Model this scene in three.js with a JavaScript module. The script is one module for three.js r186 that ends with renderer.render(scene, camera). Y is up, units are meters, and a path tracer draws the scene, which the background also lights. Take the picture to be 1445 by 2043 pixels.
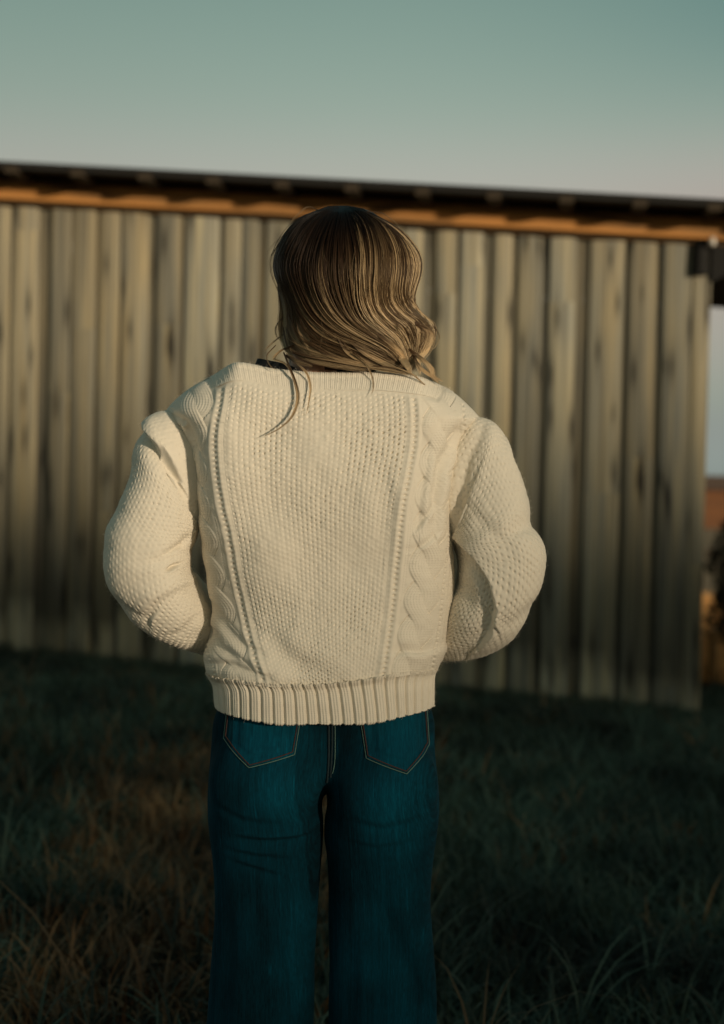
import * as THREE from 'three';
import { mergeGeometries } from 'three/addons/utils/BufferGeometryUtils.js';

// ------------------------------------------------------------------ camera, sky, sun, exposure
const IW = 1445, IH = 2043, FPX = 2836;                   // proportions of the picture and focal length in the same unit
const EXPO = 1.35;
const scene = new THREE.Scene();
const renderer = new THREE.WebGLRenderer({ antialias: true });
renderer.setSize(724, 1024);
renderer.toneMapping = THREE.LinearToneMapping;
renderer.toneMappingExposure = EXPO;
renderer.shadowMap.enabled = true;

const camera = new THREE.PerspectiveCamera(2 * Math.atan(IH / 2 / FPX) * 180 / Math.PI, 724 / 1024, 0.1, 3000);
const ROLL = 0.021, PITCH = -0.0187;
camera.rotation.order = 'YXZ';
camera.position.set(0, 1.23, 0);
camera.rotation.set(PITCH, 0, ROLL);
camera.focus = 2.06;
camera.userData.fStop = 3.0;
camera.updateMatrixWorld(true);

const SUN_AZ = 40 * Math.PI / 180, SUN_EL = 8 * Math.PI / 180;   // behind the photographer, to the right, low
const SUN_DIR = new THREE.Vector3(Math.sin(SUN_AZ) * Math.cos(SUN_EL), Math.sin(SUN_EL), Math.cos(SUN_AZ) * Math.cos(SUN_EL));
const sun = new THREE.DirectionalLight(new THREE.Color().setRGB(1, 0.82, 0.59), 2.85);
sun.name = 'sun';
sun.position.copy(SUN_DIR).multiplyScalar(60);
sun.castShadow = true; sun.shadow.radius = 6.5; sun.shadow.mapSize.set(2048, 2048);
Object.assign(sun.shadow.camera, { left: -15, right: 15, top: 12, bottom: -12, near: 1, far: 120 });
scene.add(sun, sun.target);

const smooth = (a, b, x) => { const t = Math.min(1, Math.max(0, (x - a) / (b - a))); return t * t * (3 - 2 * t); };
const lerp = (a, b, t) => a + (b - a) * t;
const clamp = (x, a, b) => Math.min(b, Math.max(a, x));
function curve1(pts) {                                     // smooth interpolation through [x, y] knots
  return (x) => {
    const n = pts.length;
    if (x <= pts[0][0]) return pts[0][1];
    if (x >= pts[n - 1][0]) return pts[n - 1][1];
    let i = 0; while (x > pts[i + 1][0]) i++;
    const [x0, y0] = pts[i], [x1, y1] = pts[i + 1], h = x1 - x0, t = (x - x0) / h;
    const m = (k) => { if (k <= 0) return (pts[1][1] - pts[0][1]) / (pts[1][0] - pts[0][0]); if (k >= n - 1) return (pts[n - 1][1] - pts[n - 2][1]) / (pts[n - 1][0] - pts[n - 2][0]);
      return (pts[k + 1][1] - pts[k - 1][1]) / (pts[k + 1][0] - pts[k - 1][0]); };
    const m0 = m(i) * h, m1 = m(i + 1) * h, t2 = t * t, t3 = t2 * t;
    return (2 * t3 - 3 * t2 + 1) * y0 + (t3 - 2 * t2 + t) * m0 + (-2 * t3 + 3 * t2) * y1 + (t3 - t2) * m1;
  };
}
const s2l = (c) => (c /= 255) <= 0.04045 ? c / 12.92 : Math.pow((c + 0.055) / 1.055, 2.4);
{
  // dusk sky opposite the sunset: pale pinkish grey band above a faint teal haze, deepening to teal overhead; a warm glow round the sun
  const W = 512, H = 256, data = new Float32Array(W * H * 4);
  const stops = [[-90, 40, 46, 42], [-1, 60, 70, 64], [0.5, 132, 152, 139], [3, 140, 156, 143], [6, 160, 165, 152], [10, 171, 166, 155], [12, 168, 170, 160], [15, 146, 163, 152], [19, 125, 150, 141], [26, 84, 120, 117], [45, 55, 90, 94], [90, 46, 78, 86]];
  const ch = [1, 2, 3].map((k) => curve1(stops.map((s) => [s[0], s2l(s[k]) / EXPO])));
  for (let r = 0; r < H; r++) for (let c = 0; c < W; c++) {
    const el = ((r + 0.5) / H - 0.5) * 180, e = el * Math.PI / 180;
    const a = ((c + 0.5) / W - 0.5) * 2 * Math.PI;         // u = atan2(z, x) / 2pi + 0.5
    const x = Math.cos(a) * Math.cos(e), z = Math.sin(a) * Math.cos(e), y = Math.sin(e);
    const d = x * SUN_DIR.x + y * SUN_DIR.y + z * SUN_DIR.z;
    const dh = (Math.cos(a) * Math.sin(SUN_AZ) + Math.sin(a) * Math.cos(SUN_AZ));
    let k = [ch[0](el), ch[1](el), ch[2](el)];
    const az = Math.exp(-(((Math.atan2(x, -z) * 180 / Math.PI - 24) / 13) ** 2)), hi2 = smooth(12, 19, el), lo2 = smooth(15, 10, el) * smooth(0, 5, el);   // the pink belt is strongest a little to the right
    k = [k[0] * (1 - 0.5 * az * hi2) * (1 + 0.06 * az * lo2), k[1] * (1 - 0.28 * az * hi2) * (1 - 0.1 * az * lo2), k[2] * (1 - 0.2 * az * hi2) * (1 - 0.06 * az * lo2)];
    const pale = 0.96 + 0.1 * Math.exp(-(((Math.atan2(x, -z) * 180 / Math.PI - 1) / 12) ** 2) - ((el - 9) / 16) ** 2); k = k.map((q) => q * pale);
    const side = 0.5 + 0.5 * dh;                           // 1 towards the sunset
    const low = Math.exp(-Math.max(el, 0) / 16) * (el > -1 ? 1 : 0);
    k[0] += 0.30 * side * side * low + 0.5 * Math.exp((d - 1) * 30) * (el > -1 ? 1 : 0);
    k[1] += 0.17 * side * side * low + 0.32 * Math.exp((d - 1) * 30) * (el > -1 ? 1 : 0);
    k[2] += 0.07 * side * side * low + 0.14 * Math.exp((d - 1) * 30) * (el > -1 ? 1 : 0);
    const o = (r * W + c) * 4;
    data[o] = k[0]; data[o + 1] = k[1]; data[o + 2] = k[2]; data[o + 3] = 1;
  }
  const t = new THREE.DataTexture(data, W, H, THREE.RGBAFormat, THREE.FloatType);
  t.mapping = THREE.EquirectangularReflectionMapping; t.magFilter = t.minFilter = THREE.LinearFilter; t.needsUpdate = true;
  scene.background = t; scene.environment = t;
}

// ------------------------------------------------------------------ helpers
let seed = 12345;
const rnd = () => { seed |= 0; seed = seed + 0x6D2B79F5 | 0; let t = Math.imul(seed ^ seed >>> 15, 1 | seed); t = t + Math.imul(t ^ t >>> 7, 61 | t) ^ t; return ((t ^ t >>> 14) >>> 0) / 4294967296; };
const rr = (a, b) => a + (b - a) * rnd();
const gauss = () => (rnd() + rnd() + rnd() + rnd() - 2) * 0.87;
function hash3(x, y, z) { let h = Math.imul(x, 374761393) ^ Math.imul(y, 668265263) ^ Math.imul(z, 2147483647 - 1013); h = Math.imul(h ^ h >>> 13, 1274126177); return ((h ^ h >>> 16) >>> 0) / 4294967296; }
function noise(x, y = 0, z = 0) {                          // value noise -1..1
  const xi = Math.floor(x), yi = Math.floor(y), zi = Math.floor(z), f = (t) => t * t * (3 - 2 * t);
  const u = f(x - xi), v = f(y - yi), w = f(z - zi), c = (a, b, d) => hash3(xi + a, yi + b, zi + d);
  const l = (a, b, t) => a + (b - a) * t;
  return 2 * l(l(l(c(0, 0, 0), c(1, 0, 0), u), l(c(0, 1, 0), c(1, 1, 0), u), v), l(l(c(0, 0, 1), c(1, 0, 1), u), l(c(0, 1, 1), c(1, 1, 1), u), v), w) - 1;
}
const fbm = (x, y, z = 0, n = 4) => { let s = 0, a = 0.5; for (let i = 0; i < n; i++) { s += a * noise(x, y, z + i * 7.3); x *= 2.03; y *= 2.03; z *= 2.03; a *= 0.5; } return s; };
const _v = new THREE.Vector3();
function ray(px, py) { return new THREE.Vector3((px - IW / 2) / FPX, -(py - IH / 2) / FPX, -1).applyQuaternion(camera.quaternion); }
const at = (px, py, depth) => ray(px, py).multiplyScalar(depth).add(camera.position);   // a measured place in the world
const used = {};
function numbered(n) { if (!(n in used)) { used[n] = 0; return n; } return n + '_' + String(++used[n]).padStart(3, '0'); }
function tag(o, label, category, group, kind) { Object.assign(o.userData, { label, category }); if (group) o.userData.group = group; if (kind) o.userData.kind = kind; return o; }
function mesh(name, geo, mat, parent, label) {
  const m = new THREE.Mesh(geo, mat); m.name = parent === scene ? numbered(name) : name; m.castShadow = m.receiveShadow = true; parent.add(m);
  if (label) m.userData.label = label;
  return m;
}
function indexed(pos, idx, col, uv, nrm) {
  const g = new THREE.BufferGeometry();
  g.setAttribute('position', new THREE.BufferAttribute(pos instanceof Float32Array ? pos : new Float32Array(pos), 3));
  if (col) g.setAttribute('color', new THREE.BufferAttribute(new Float32Array(col), 3));
  if (uv) g.setAttribute('uv', new THREE.BufferAttribute(new Float32Array(uv), 2));
  g.setIndex(new THREE.BufferAttribute(idx instanceof Uint32Array ? idx : new Uint32Array(idx), 1));
  if (nrm) g.setAttribute('normal', new THREE.BufferAttribute(new Float32Array(nrm), 3)); else g.computeVertexNormals();
  return g;
}
const std = (o) => new THREE.MeshStandardMaterial({ side: THREE.DoubleSide, roughness: 0.9, ...o });
const rgb = (r, g, b) => new THREE.Color().setRGB(r, g, b);

// signed-distance meshing: naive surface nets on a box grid
function surfaceNets(f, lo, hi, cell) {
  const n = [0, 1, 2].map((k) => Math.ceil((hi[k] - lo[k]) / cell) + 1), [nx, ny, nz] = n;
  const F = new Float32Array(nx * ny * nz);
  for (let k = 0, p = 0; k < nz; k++) for (let j = 0; j < ny; j++) for (let i = 0; i < nx; i++, p++) F[p] = f(lo[0] + i * cell, lo[1] + j * cell, lo[2] + k * cell);
  const id = new Int32Array(nx * ny * nz).fill(-1), pos = [], idx = [];
  const E = [[0, 1], [2, 3], [4, 5], [6, 7], [0, 2], [1, 3], [4, 6], [5, 7], [0, 4], [1, 5], [2, 6], [3, 7]];
  for (let k = 0; k < nz - 1; k++) for (let j = 0; j < ny - 1; j++) for (let i = 0; i < nx - 1; i++) {
    const v = []; let m = 0;
    for (let c = 0; c < 8; c++) { const q = F[(i + (c & 1)) + nx * ((j + (c >> 1 & 1)) + ny * (k + (c >> 2)))]; v.push(q); if (q < 0) m |= 1 << c; }
    if (m === 0 || m === 255) continue;
    let x = 0, y = 0, z = 0, e = 0;
    for (const [a, b] of E) if ((v[a] < 0) !== (v[b] < 0)) { const t = v[a] / (v[a] - v[b]); x += lerp(a & 1, b & 1, t); y += lerp(a >> 1 & 1, b >> 1 & 1, t); z += lerp(a >> 2, b >> 2, t); e++; }
    id[i + nx * (j + ny * k)] = pos.length / 3;
    pos.push(lo[0] + (i + x / e) * cell, lo[1] + (j + y / e) * cell, lo[2] + (k + z / e) * cell);
  }
  const at3 = (i, j, k) => id[i + nx * (j + ny * k)];
  for (let k = 1; k < nz - 1; k++) for (let j = 1; j < ny - 1; j++) for (let i = 1; i < nx - 1; i++) {
    const s = F[i + nx * (j + ny * k)] < 0;
    const quad = (a, b, c, d, flip) => { if (a < 0 || b < 0 || c < 0 || d < 0) return; flip ? idx.push(a, c, b, a, d, c) : idx.push(a, b, c, a, c, d); };
    if (s !== (F[i + 1 + nx * (j + ny * k)] < 0)) quad(at3(i, j - 1, k - 1), at3(i, j, k - 1), at3(i, j, k), at3(i, j - 1, k), !s);
    if (s !== (F[i + nx * (j + 1 + ny * k)] < 0)) quad(at3(i - 1, j, k - 1), at3(i - 1, j, k), at3(i, j, k), at3(i, j, k - 1), !s);
    if (s !== (F[i + nx * (j + ny * (k + 1))] < 0)) quad(at3(i - 1, j - 1, k), at3(i, j - 1, k), at3(i, j, k), at3(i - 1, j, k), !s);
  }
  const nrm = new Float32Array(pos.length), e = cell * 0.6;
  for (let p = 0; p < pos.length; p += 3) {
    const [x, y, z] = [pos[p], pos[p + 1], pos[p + 2]];
    _v.set(f(x + e, y, z) - f(x - e, y, z), f(x, y + e, z) - f(x, y - e, z), f(x, y, z + e) - f(x, y, z - e)).normalize();
    nrm[p] = _v.x; nrm[p + 1] = _v.y; nrm[p + 2] = _v.z;
  }
  let dir = 0;
  const A = new THREE.Vector3(), B = new THREE.Vector3(), C = new THREE.Vector3();
  for (let t = 0; t < idx.length; t += 3 * 17) { const g = (q, o) => o.set(pos[q * 3], pos[q * 3 + 1], pos[q * 3 + 2]); g(idx[t], A); g(idx[t + 1], B); g(idx[t + 2], C); B.sub(A); C.sub(A); B.cross(C); dir += B.x * nrm[idx[t] * 3] + B.y * nrm[idx[t] * 3 + 1] + B.z * nrm[idx[t] * 3 + 2]; }
  if (dir < 0) for (let t = 0; t < idx.length; t += 3) { const q = idx[t + 1]; idx[t + 1] = idx[t + 2]; idx[t + 2] = q; }
  return { pos, idx, nrm };
}
function resample(pts, n) {                                // even points on a smooth curve through pts (2 or 3 numbers each)
  const c = new THREE.CatmullRomCurve3(pts.map((p) => new THREE.Vector3(p[0], p[1], p[2] ?? 0)), false, 'centripetal');
  return c.getSpacedPoints(n - 1);
}
function tubeInto(out, P, radius, sides, color) {          // a tapering tube along P, with colour along its length
  const n = P.length, base = out.pos.length / 3, T = new THREE.Vector3(), N = new THREE.Vector3(), B = new THREE.Vector3();
  for (let i = 0; i < n; i++) {
    T.subVectors(P[Math.min(i + 1, n - 1)], P[Math.max(i - 1, 0)]).normalize();
    N.set(T.y * 0 + 0.02, 0.05, 1).addScaledVector(T, -T.dot(N)).normalize(); B.crossVectors(T, N).normalize();
    const t = i / (n - 1), r = radius(t), c = color(t);
    for (let s = 0; s < sides; s++) {
      const a = s / sides * Math.PI * 2, ca = Math.cos(a), sa = Math.sin(a);
      out.nrm.push(N.x * ca + B.x * sa, N.y * ca + B.y * sa, N.z * ca + B.z * sa);
      out.pos.push(P[i].x + r * (N.x * ca + B.x * sa), P[i].y + r * (N.y * ca + B.y * sa), P[i].z + r * (N.z * ca + B.z * sa));
      out.col.push(c[0], c[1], c[2]);
    }
    if (i) for (let s = 0; s < sides; s++) { const a = base + (i - 1) * sides + s, b = base + (i - 1) * sides + (s + 1) % sides, c2 = a + sides, d = b + sides; out.idx.push(a, b, c2, b, d, c2); }
  }
}
const soup = () => ({ pos: [], idx: [], col: [], nrm: [] });
const soupGeo = (o) => indexed(o.pos, o.idx, o.col, null, o.nrm);

// ------------------------------------------------------------------ the ground
const cl = (x, m) => m * Math.tanh(x / m);
function groundY(x, z) {
  let y = -0.058 * cl(x, 9) - 0.018 * cl(Math.max(-z - 2.16, -1), 14);
  const top = clamp(4.05 + 0.62 * (x - 15.1) + 0.3 * noise(x * 0.23, 3.1), 0, 6.7);      // unseen rise behind the photographer, added to shade grass, lower wall and legs
  y += top * smooth(6, 16, z) * (1 - smooth(17.5, 30, z));
  y += 0.02 * fbm(x * 1.3, z * 1.3, 5) * smooth(60, 20, Math.hypot(x, z));
  y += 1.2 * smooth(60, 240, -z) * (0.6 + 0.4 * noise(x * 0.012, z * 0.012)) - 0.9 * smooth(6, 40, -z) * smooth(2, 10, x) * (1 - smooth(80, 200, -z));
  return y;
}
{
  const axis = []; for (let i = -100; i <= 100; i++) axis.push(Math.sign(i) * (0.05 * Math.abs(i) + 600 * Math.pow(Math.abs(i) / 100, 5)));
  const n = axis.length, pos = [], idx = [], col = [];
  for (let j = 0; j < n; j++) for (let i = 0; i < n; i++) {
    const x = axis[i], z = axis[j] - 5;
    pos.push(x, groundY(x, z), z);
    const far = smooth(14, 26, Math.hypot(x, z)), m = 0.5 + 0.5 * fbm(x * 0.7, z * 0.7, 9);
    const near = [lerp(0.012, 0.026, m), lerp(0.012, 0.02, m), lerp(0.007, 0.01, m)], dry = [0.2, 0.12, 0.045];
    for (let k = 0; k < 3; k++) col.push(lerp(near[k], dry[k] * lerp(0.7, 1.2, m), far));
    if (i && j) { const a = (j - 1) * n + i - 1; idx.push(a, a + n, a + 1, a + 1, a + n, a + n + 1); }
  }
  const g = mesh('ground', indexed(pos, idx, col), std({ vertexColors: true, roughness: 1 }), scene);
  g.userData.kind = 'structure';
}

// ------------------------------------------------------------------ the shed
function woodTexture(k) {
  const W = 256, H = 1024, d = new Uint8Array(W * H * 4), knots = [];
  for (let i = 0; i < 11; i++) knots.push([rr(0.1, 0.9) * W, rr(0, 1) * H, rr(7, 13)]);
  for (let y = 0; y < H; y++) for (let x = 0; x < W; x++) {
    let wx = x, dark = 0;
    for (const [kx, ky, kr] of knots) {
      let dy = y - ky; if (dy > H / 2) dy -= H; if (dy < -H / 2) dy += H;
      const dx = x - kx, q = Math.hypot(dx, dy / 2.6);
      wx += dx * 0.9 * Math.exp(-q * q / (kr * kr * 5)); dark += 0.8 * Math.exp(-q * q / (kr * kr * 0.7)) + 0.25 * Math.exp(-q * q / (kr * kr * 3));
    }
    const g = fbm(wx * 0.11, y * 0.003, k * 11, 5), f = fbm(wx * 0.45, y * 0.01, k * 17 + 3, 3), s = fbm(x * 0.03, y * 0.006, k * 5 + 40, 3);
    const v = clamp(0.84 + 0.22 * g + 0.16 * f + 0.13 * s - dark * 0.55, 0.12, 1.2), w = clamp(0.5 + s, 0, 1), o = (y * W + x) * 4;
    d[o] = 205 * Math.min(1, v * lerp(0.97, 1.03, w)); d[o + 1] = 198 * Math.min(1, v); d[o + 2] = 178 * Math.min(1, v * lerp(1.05, 0.94, w)); d[o + 3] = 255;
  }
  const t = new THREE.DataTexture(d, W, H); t.colorSpace = THREE.SRGBColorSpace; t.wrapS = t.wrapT = THREE.RepeatWrapping; t.magFilter = t.minFilter = THREE.LinearFilter; t.needsUpdate = true;
  return t;
}
const woodTex = [0, 1, 2, 3].map(woodTexture);
{
  const A = at(0, 1300, 10.03), B = at(1405, 1440, 9.4);
  const ax = new THREE.Vector2(B.x - A.x, B.z - A.z), len = ax.length(), dir = ax.clone().normalize();
  const slope = (B.y - A.y) / len, HT = 3.17;
  const shed = new THREE.Group(); shed.name = 'wooden_shed'; scene.add(shed);
  shed.position.copy(A); shed.rotation.y = -Math.atan2(dir.y, dir.x);            // local x runs along the wall, z towards the photographer
  tag(shed, 'weathered grey wooden shed with vertical boards and dark overhanging roof behind the person', 'shed');
  const wallX = (px, py = 450) => {                        // place along the wall plane seen at that point of the picture
    const r = ray(px, py), nx = -dir.y, nz = dir.x, t = ((A.x - camera.position.x) * nx + (A.z - camera.position.z) * nz) / (r.x * nx + r.z * nz);
    return (camera.position.x + r.x * t - A.x) * dir.x + (camera.position.z + r.z * t - A.z) * dir.y;
  };
  const boardMats = woodTex.map((t) => std({ map: t, vertexColors: true, roughness: 0.95, bumpMap: t, bumpScale: 0.003 }));
  function boardGeo(w, h, th, crown, k) {                  // a board with a slightly crowned face, darker low down and worn pale at its foot
    const nx = 6, ny = 26, pos = [], uv = [], col = [], idx = [], u0 = rnd() * 3, v0 = rnd() * 5, tone = rr(0.43, 0.76) * (crown > 0.005 ? 1 : 0.5), warm = rr(-0.04, 0.05), lowDark = rr(0.75, 1.25), cup = rr(-0.5, 1), foot = rr(0.26, 0.42), wob = rr(-0.0015, 0.0015);  // flatter recessed boards get half the tone: shade of the gaps put into colour
    const ring = []; for (let i = 0; i <= nx; i++) ring.push([(i / nx - 0.5) * w, th + crown * (1 - Math.pow(i / nx * 2 - 1, 2)) + cup * 0.008 * (i / nx - 0.5)]);
    ring[0][1] -= 0.004; ring[nx][1] -= 0.004; ring.push([w / 2, 0], [-w / 2, 0]);
    const m = ring.length;
    for (let j = 0; j <= ny; j++) {
      const y = h * j / ny, dy = y / h;
      for (let i = 0; i < m; i++) {
        pos.push(ring[i][0] + wob * Math.sin(dy * 5 + u0), y, ring[i][1]); uv.push(ring[i][0] / 0.32 + u0, y / 3.6 + v0);
        const n1 = noise(ring[i][0] * 9 + k * 3.7, y * 1.6, k), n2 = noise(ring[i][0] * 25 + k * 9, 2.2, k);
        let s = tone * (1 - 0.6 * lowDark * smooth(1.75 + 0.5 * n1 + 0.25 * n2, 0.35, y));      // darker towards the foot, uneven at its upper edge
        s *= lerp(1, 2.7, smooth(foot + 0.06, foot - 0.05, y + 0.05 * n2));                   // pale worn foot
        col.push(s * (1 + warm), s * 0.985, s * (0.91 - warm * 1.4));
        if (j) { const a = (j - 1) * m + i, b = (j - 1) * m + (i + 1) % m; idx.push(a, b, a + m, b, b + m, a + m); }
      }
    }
    const top = ny * m; for (let i = 1; i < m - 1; i++) { idx.push(top, top + i, top + i + 1); idx.push(0, i + 1, i); }
    return indexed(pos, idx, col, uv).toNonIndexed();
  }
  const crease = (g) => { g.computeVertexNormals(); return g; };
  let k = 0;
  const addBoard = (x0, x1, proud, parent = shed, top = 0) => {
    const w = (x1 - x0) * (1 - 0.012), h = HT + 0.04 + rr(-0.03, 0.0) - top, x = (x0 + x1) / 2;
    const b = mesh('board', crease(boardGeo(w, h, 0.022, proud ? 0.007 : 0.003, ++k)), boardMats[k % 4], parent);
    b.position.set(x, slope * x - 0.06, proud ? rr(0.024, 0.038) : 0); b.rotation.y = rr(-0.05, 0.07); b.rotation.z = rr(-0.002, 0.002);
  };
  const proudPx = [[-62, -8], [-2, 26], [33, 83], [108, 147], [151, 198], [203, 245], [252, 302], [322, 368], [376, 443], [450, 486], [489, 521], [534, 582], [590, 640], [648, 690], [700, 752], [758, 805], [808, 846], [874, 915], [921, 968], [989, 1026], [1036, 1084], [1100, 1153], [1179, 1248], [1260, 1314], [1327, 1384], [1384, 1419]];
  const base = [-110, -60, -20, 20, 55, 98, 145, 190, 235, 275, 313, 352, 398, 448, 490, 535, 590, 640, 700, 755, 810, 860, 905, 945, 980, 1030, 1092, 1130, 1166, 1215, 1254, 1290, 1321, 1370, 1416];
  for (let i = 0; i + 1 < base.length; i++) addBoard(wallX(base[i]), wallX(base[i + 1]), false);
  for (const [a, b] of proudPx) addBoard(wallX(a), wallX(b), true);
  const xR = wallX(1418), xL = wallX(-110);
  const dark = std({ color: rgb(0.007, 0.0065, 0.0055), roughness: 0.95 });
  const old = std({ map: woodTex[1], color: rgb(0.075, 0.055, 0.038), roughness: 0.95 });
  // inner frame that closes the shed: back, side walls and a ceiling
  const bar = (name, w, h, d, x, y, z, mat, sl = true, rz) => { const g = new THREE.BoxGeometry(w, h, d, 4, 1, 1), u = g.attributes.uv; for (let i = 0; i < u.count; i++) u.setXY(i, u.getY(i) * h / 0.32, u.getX(i) * w / 3.6);
    const m = mesh(name, g, mat, shed); m.position.set(x, y, z); if (sl) m.rotation.z = rz ?? Math.atan(slope); return m; };
  const W = xR - xL, xm = (xL + xR) / 2, xEnd = wallX(1475), bw = xEnd - xL, bm = (xEnd + xL) / 2;
  bar('back_wall', W, HT + 0.2, 0.05, xm, slope * xm + HT / 2, -4.2, old);
  bar('side_wall', 0.05, HT, 4.1, xL + 0.03, slope * xL + HT / 2, -2.1, old, false);
  for (let i = 0; i < 16; i++) { const g = boardGeo(0.258, HT - 0.03, 0.02, 0.004, ++k), b = mesh('board', crease(g), boardMats[k % 4], shed); b.position.set(xR - 0.02, slope * xR - 0.06, -0.14 - i * 0.262); b.rotation.y = Math.PI / 2; }
  // wall plate: the lit orange beam under the eaves
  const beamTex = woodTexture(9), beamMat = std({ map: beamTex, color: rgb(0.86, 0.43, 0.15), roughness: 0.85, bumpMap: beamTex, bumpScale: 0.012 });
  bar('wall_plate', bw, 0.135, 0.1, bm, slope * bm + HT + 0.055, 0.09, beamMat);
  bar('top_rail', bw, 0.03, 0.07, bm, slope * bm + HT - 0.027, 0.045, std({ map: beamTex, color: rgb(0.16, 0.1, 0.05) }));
  // roof: sheathing planks underneath, rafters, a dark metal sheet and its edge
  const roofW = xEnd + 0.5 - xL, rm = (xEnd + 0.5 + xL) / 2;
  bar('roof', roofW, 0.012, 5.0, rm, slope * rm + HT + 0.178, -2.06, dark); bar('frieze_board', bw, 0.3, 0.02, bm, slope * bm + HT + 0.05, -0.04, dark);
  bar('fascia_board', roofW, 0.034, 0.025, rm, slope * rm + HT + 0.15, 0.44, dark);
  for (let i = 0; i < 13; i++) { const x = xL + 0.2 + i * 0.46; bar('rafter', 0.09, 0.05, 0.32, x, slope * x + HT + 0.128, 0.302, old, false); }
  for (let i = 0; i < 4; i++) bar('sheathing_plank', roofW, 0.014, 0.095, rm, slope * rm + HT + 0.163, 0.055 + i * 0.1, old);
  // dark hanging block and the bracket that carries the gable overhang, with a pale knob
  const xb = wallX(1396, 520);
  const blk = new THREE.CylinderGeometry(0.042, 0.05, 0.21, 8, 1); mesh('hanging_block', blk, dark, shed).position.set(xb, slope * xb + HT - 0.135, 0.085);
  const sh = new THREE.Shape([[0, 0], [0.62, 0], [0.62, -0.08], [0.24, -0.12], [0, -0.26]].map((p) => new THREE.Vector2(...p)));
  const br = mesh('roof_bracket', new THREE.ExtrudeGeometry(sh, { depth: 0.12, bevelEnabled: true, bevelSize: 0.008, bevelThickness: 0.008, bevelSegments: 1 }), dark, shed); br.position.set(xR + 0.005, slope * xR + HT - 0.01, -0.05);
  const kx = wallX(1416, 495), kg = new THREE.LatheGeometry([[0, -0.03], [0.018, -0.026], [0.026, -0.01], [0.018, 0.004], [0.024, 0.014], [0.014, 0.028], [0, 0.032]].map((p) => new THREE.Vector2(...p)), 14);
  mesh('ceramic_knob', kg, std({ color: rgb(0.5, 0.46, 0.4), roughness: 0.2 }), shed, 'small glossy pale knob under the roof corner').position.set(kx, slope * kx + HT - 0.035, 0.16);
}

// ------------------------------------------------------------------ what shows beyond the shed's corner
{
  const c = at(1452, 1052, 70), g = new THREE.Group(); g.name = 'brown_barn'; g.position.set(c.x, c.y - 0.05, c.z); scene.add(g);
  tag(g, 'distant brown barn with a dark opening beyond the right corner of the shed', 'barn');
  const m1 = std({ map: woodTex[2], color: rgb(0.3, 0.13, 0.055) }), m2 = std({ color: rgb(0.1, 0.06, 0.04) }), m3 = std({ color: rgb(0.01, 0.01, 0.01) });
  for (let i = 0; i < 20; i++) mesh('board', new THREE.BoxGeometry(0.29, 1.9, 0.05), m1, g).position.set(-3 + i * 0.3 + 0.15, 0.95, 1.5 + 0.01 * (i % 2));
  mesh('wall', new THREE.BoxGeometry(5.98, 1.88, 2.9), m1, g).position.set(0, 0.94, 0);
  const rf = mesh('roof', new THREE.ExtrudeGeometry(new THREE.Shape([[-1.75, 0], [1.75, 0], [0, 0.7]].map((p) => new THREE.Vector2(...p))), { depth: 6.4, bevelEnabled: false }), m2, g); rf.rotation.y = Math.PI / 2; rf.position.set(-3.2, 1.88, 0);
  mesh('opening', new THREE.BoxGeometry(0.9, 1.3, 0.08), m3, g).position.set(0.15, 0.98, 1.53);
  const b = new THREE.Group(), bp = at(1462, 1330, 13); b.name = 'dark_bush'; b.position.set(bp.x, groundY(bp.x, bp.z), bp.z); scene.add(b);
  tag(b, 'dark leafy bush at the right edge of the photo beside the shed corner', 'bush');
  const L = [], st = [], leaf = new THREE.BufferGeometry(); leaf.setAttribute('position', new THREE.Float32BufferAttribute([0, 0, 0, 0.018, 0.03, 0.004, 0, 0.075, 0, -0.018, 0.03, 0.004], 3)); leaf.setIndex([0, 1, 2, 0, 2, 3]); leaf.computeVertexNormals();
  for (let i = 0; i < 2600; i++) { const a = rr(0, 6.283), h = rr(0.15, 1.35), r = 0.26 * Math.sqrt(rnd()) * Math.sin(Math.min(1, h / 1.45) * 2.7 + 0.35) * (1 + 0.4 * noise(a * 2, h * 3)); const l = leaf.clone(); l.rotateX(rr(-1.5, 1.5)); l.rotateY(rr(0, 6.28)); l.rotateZ(rr(-1, 1)); l.translate(r * Math.cos(a), h, r * Math.sin(a)); L.push(l); }
  for (let i = 0; i < 7; i++) { const s = new THREE.CylinderGeometry(0.006, 0.014, 1, 5); s.translate(0, 0.5, 0); s.rotateZ(rr(-0.2, 0.2)); s.rotateX(rr(-0.2, 0.2)); st.push(s); }
  mesh('foliage', mergeGeometries(L), std({ color: rgb(0.02, 0.022, 0.012) }), b); mesh('stems', mergeGeometries(st), std({ color: rgb(0.03, 0.02, 0.012) }), b).name = 'stem';
  const p = at(1419, 1412, 11.2), post = new THREE.Group(); post.name = 'fence_post'; post.position.set(p.x, groundY(p.x, p.z), p.z); scene.add(post);
  tag(post, 'short orange-brown wooden post just right of the shed corner', 'post');
  mesh('post', new THREE.CylinderGeometry(0.03, 0.038, 0.5, 9), std({ map: woodTex[3], color: rgb(0.4, 0.22, 0.09) }), post).position.y = 0.2;
  mesh('post_cap', new THREE.ConeGeometry(0.034, 0.03, 9), std({ color: rgb(0.3, 0.17, 0.08) }), post).position.y = 0.465;
}

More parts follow.
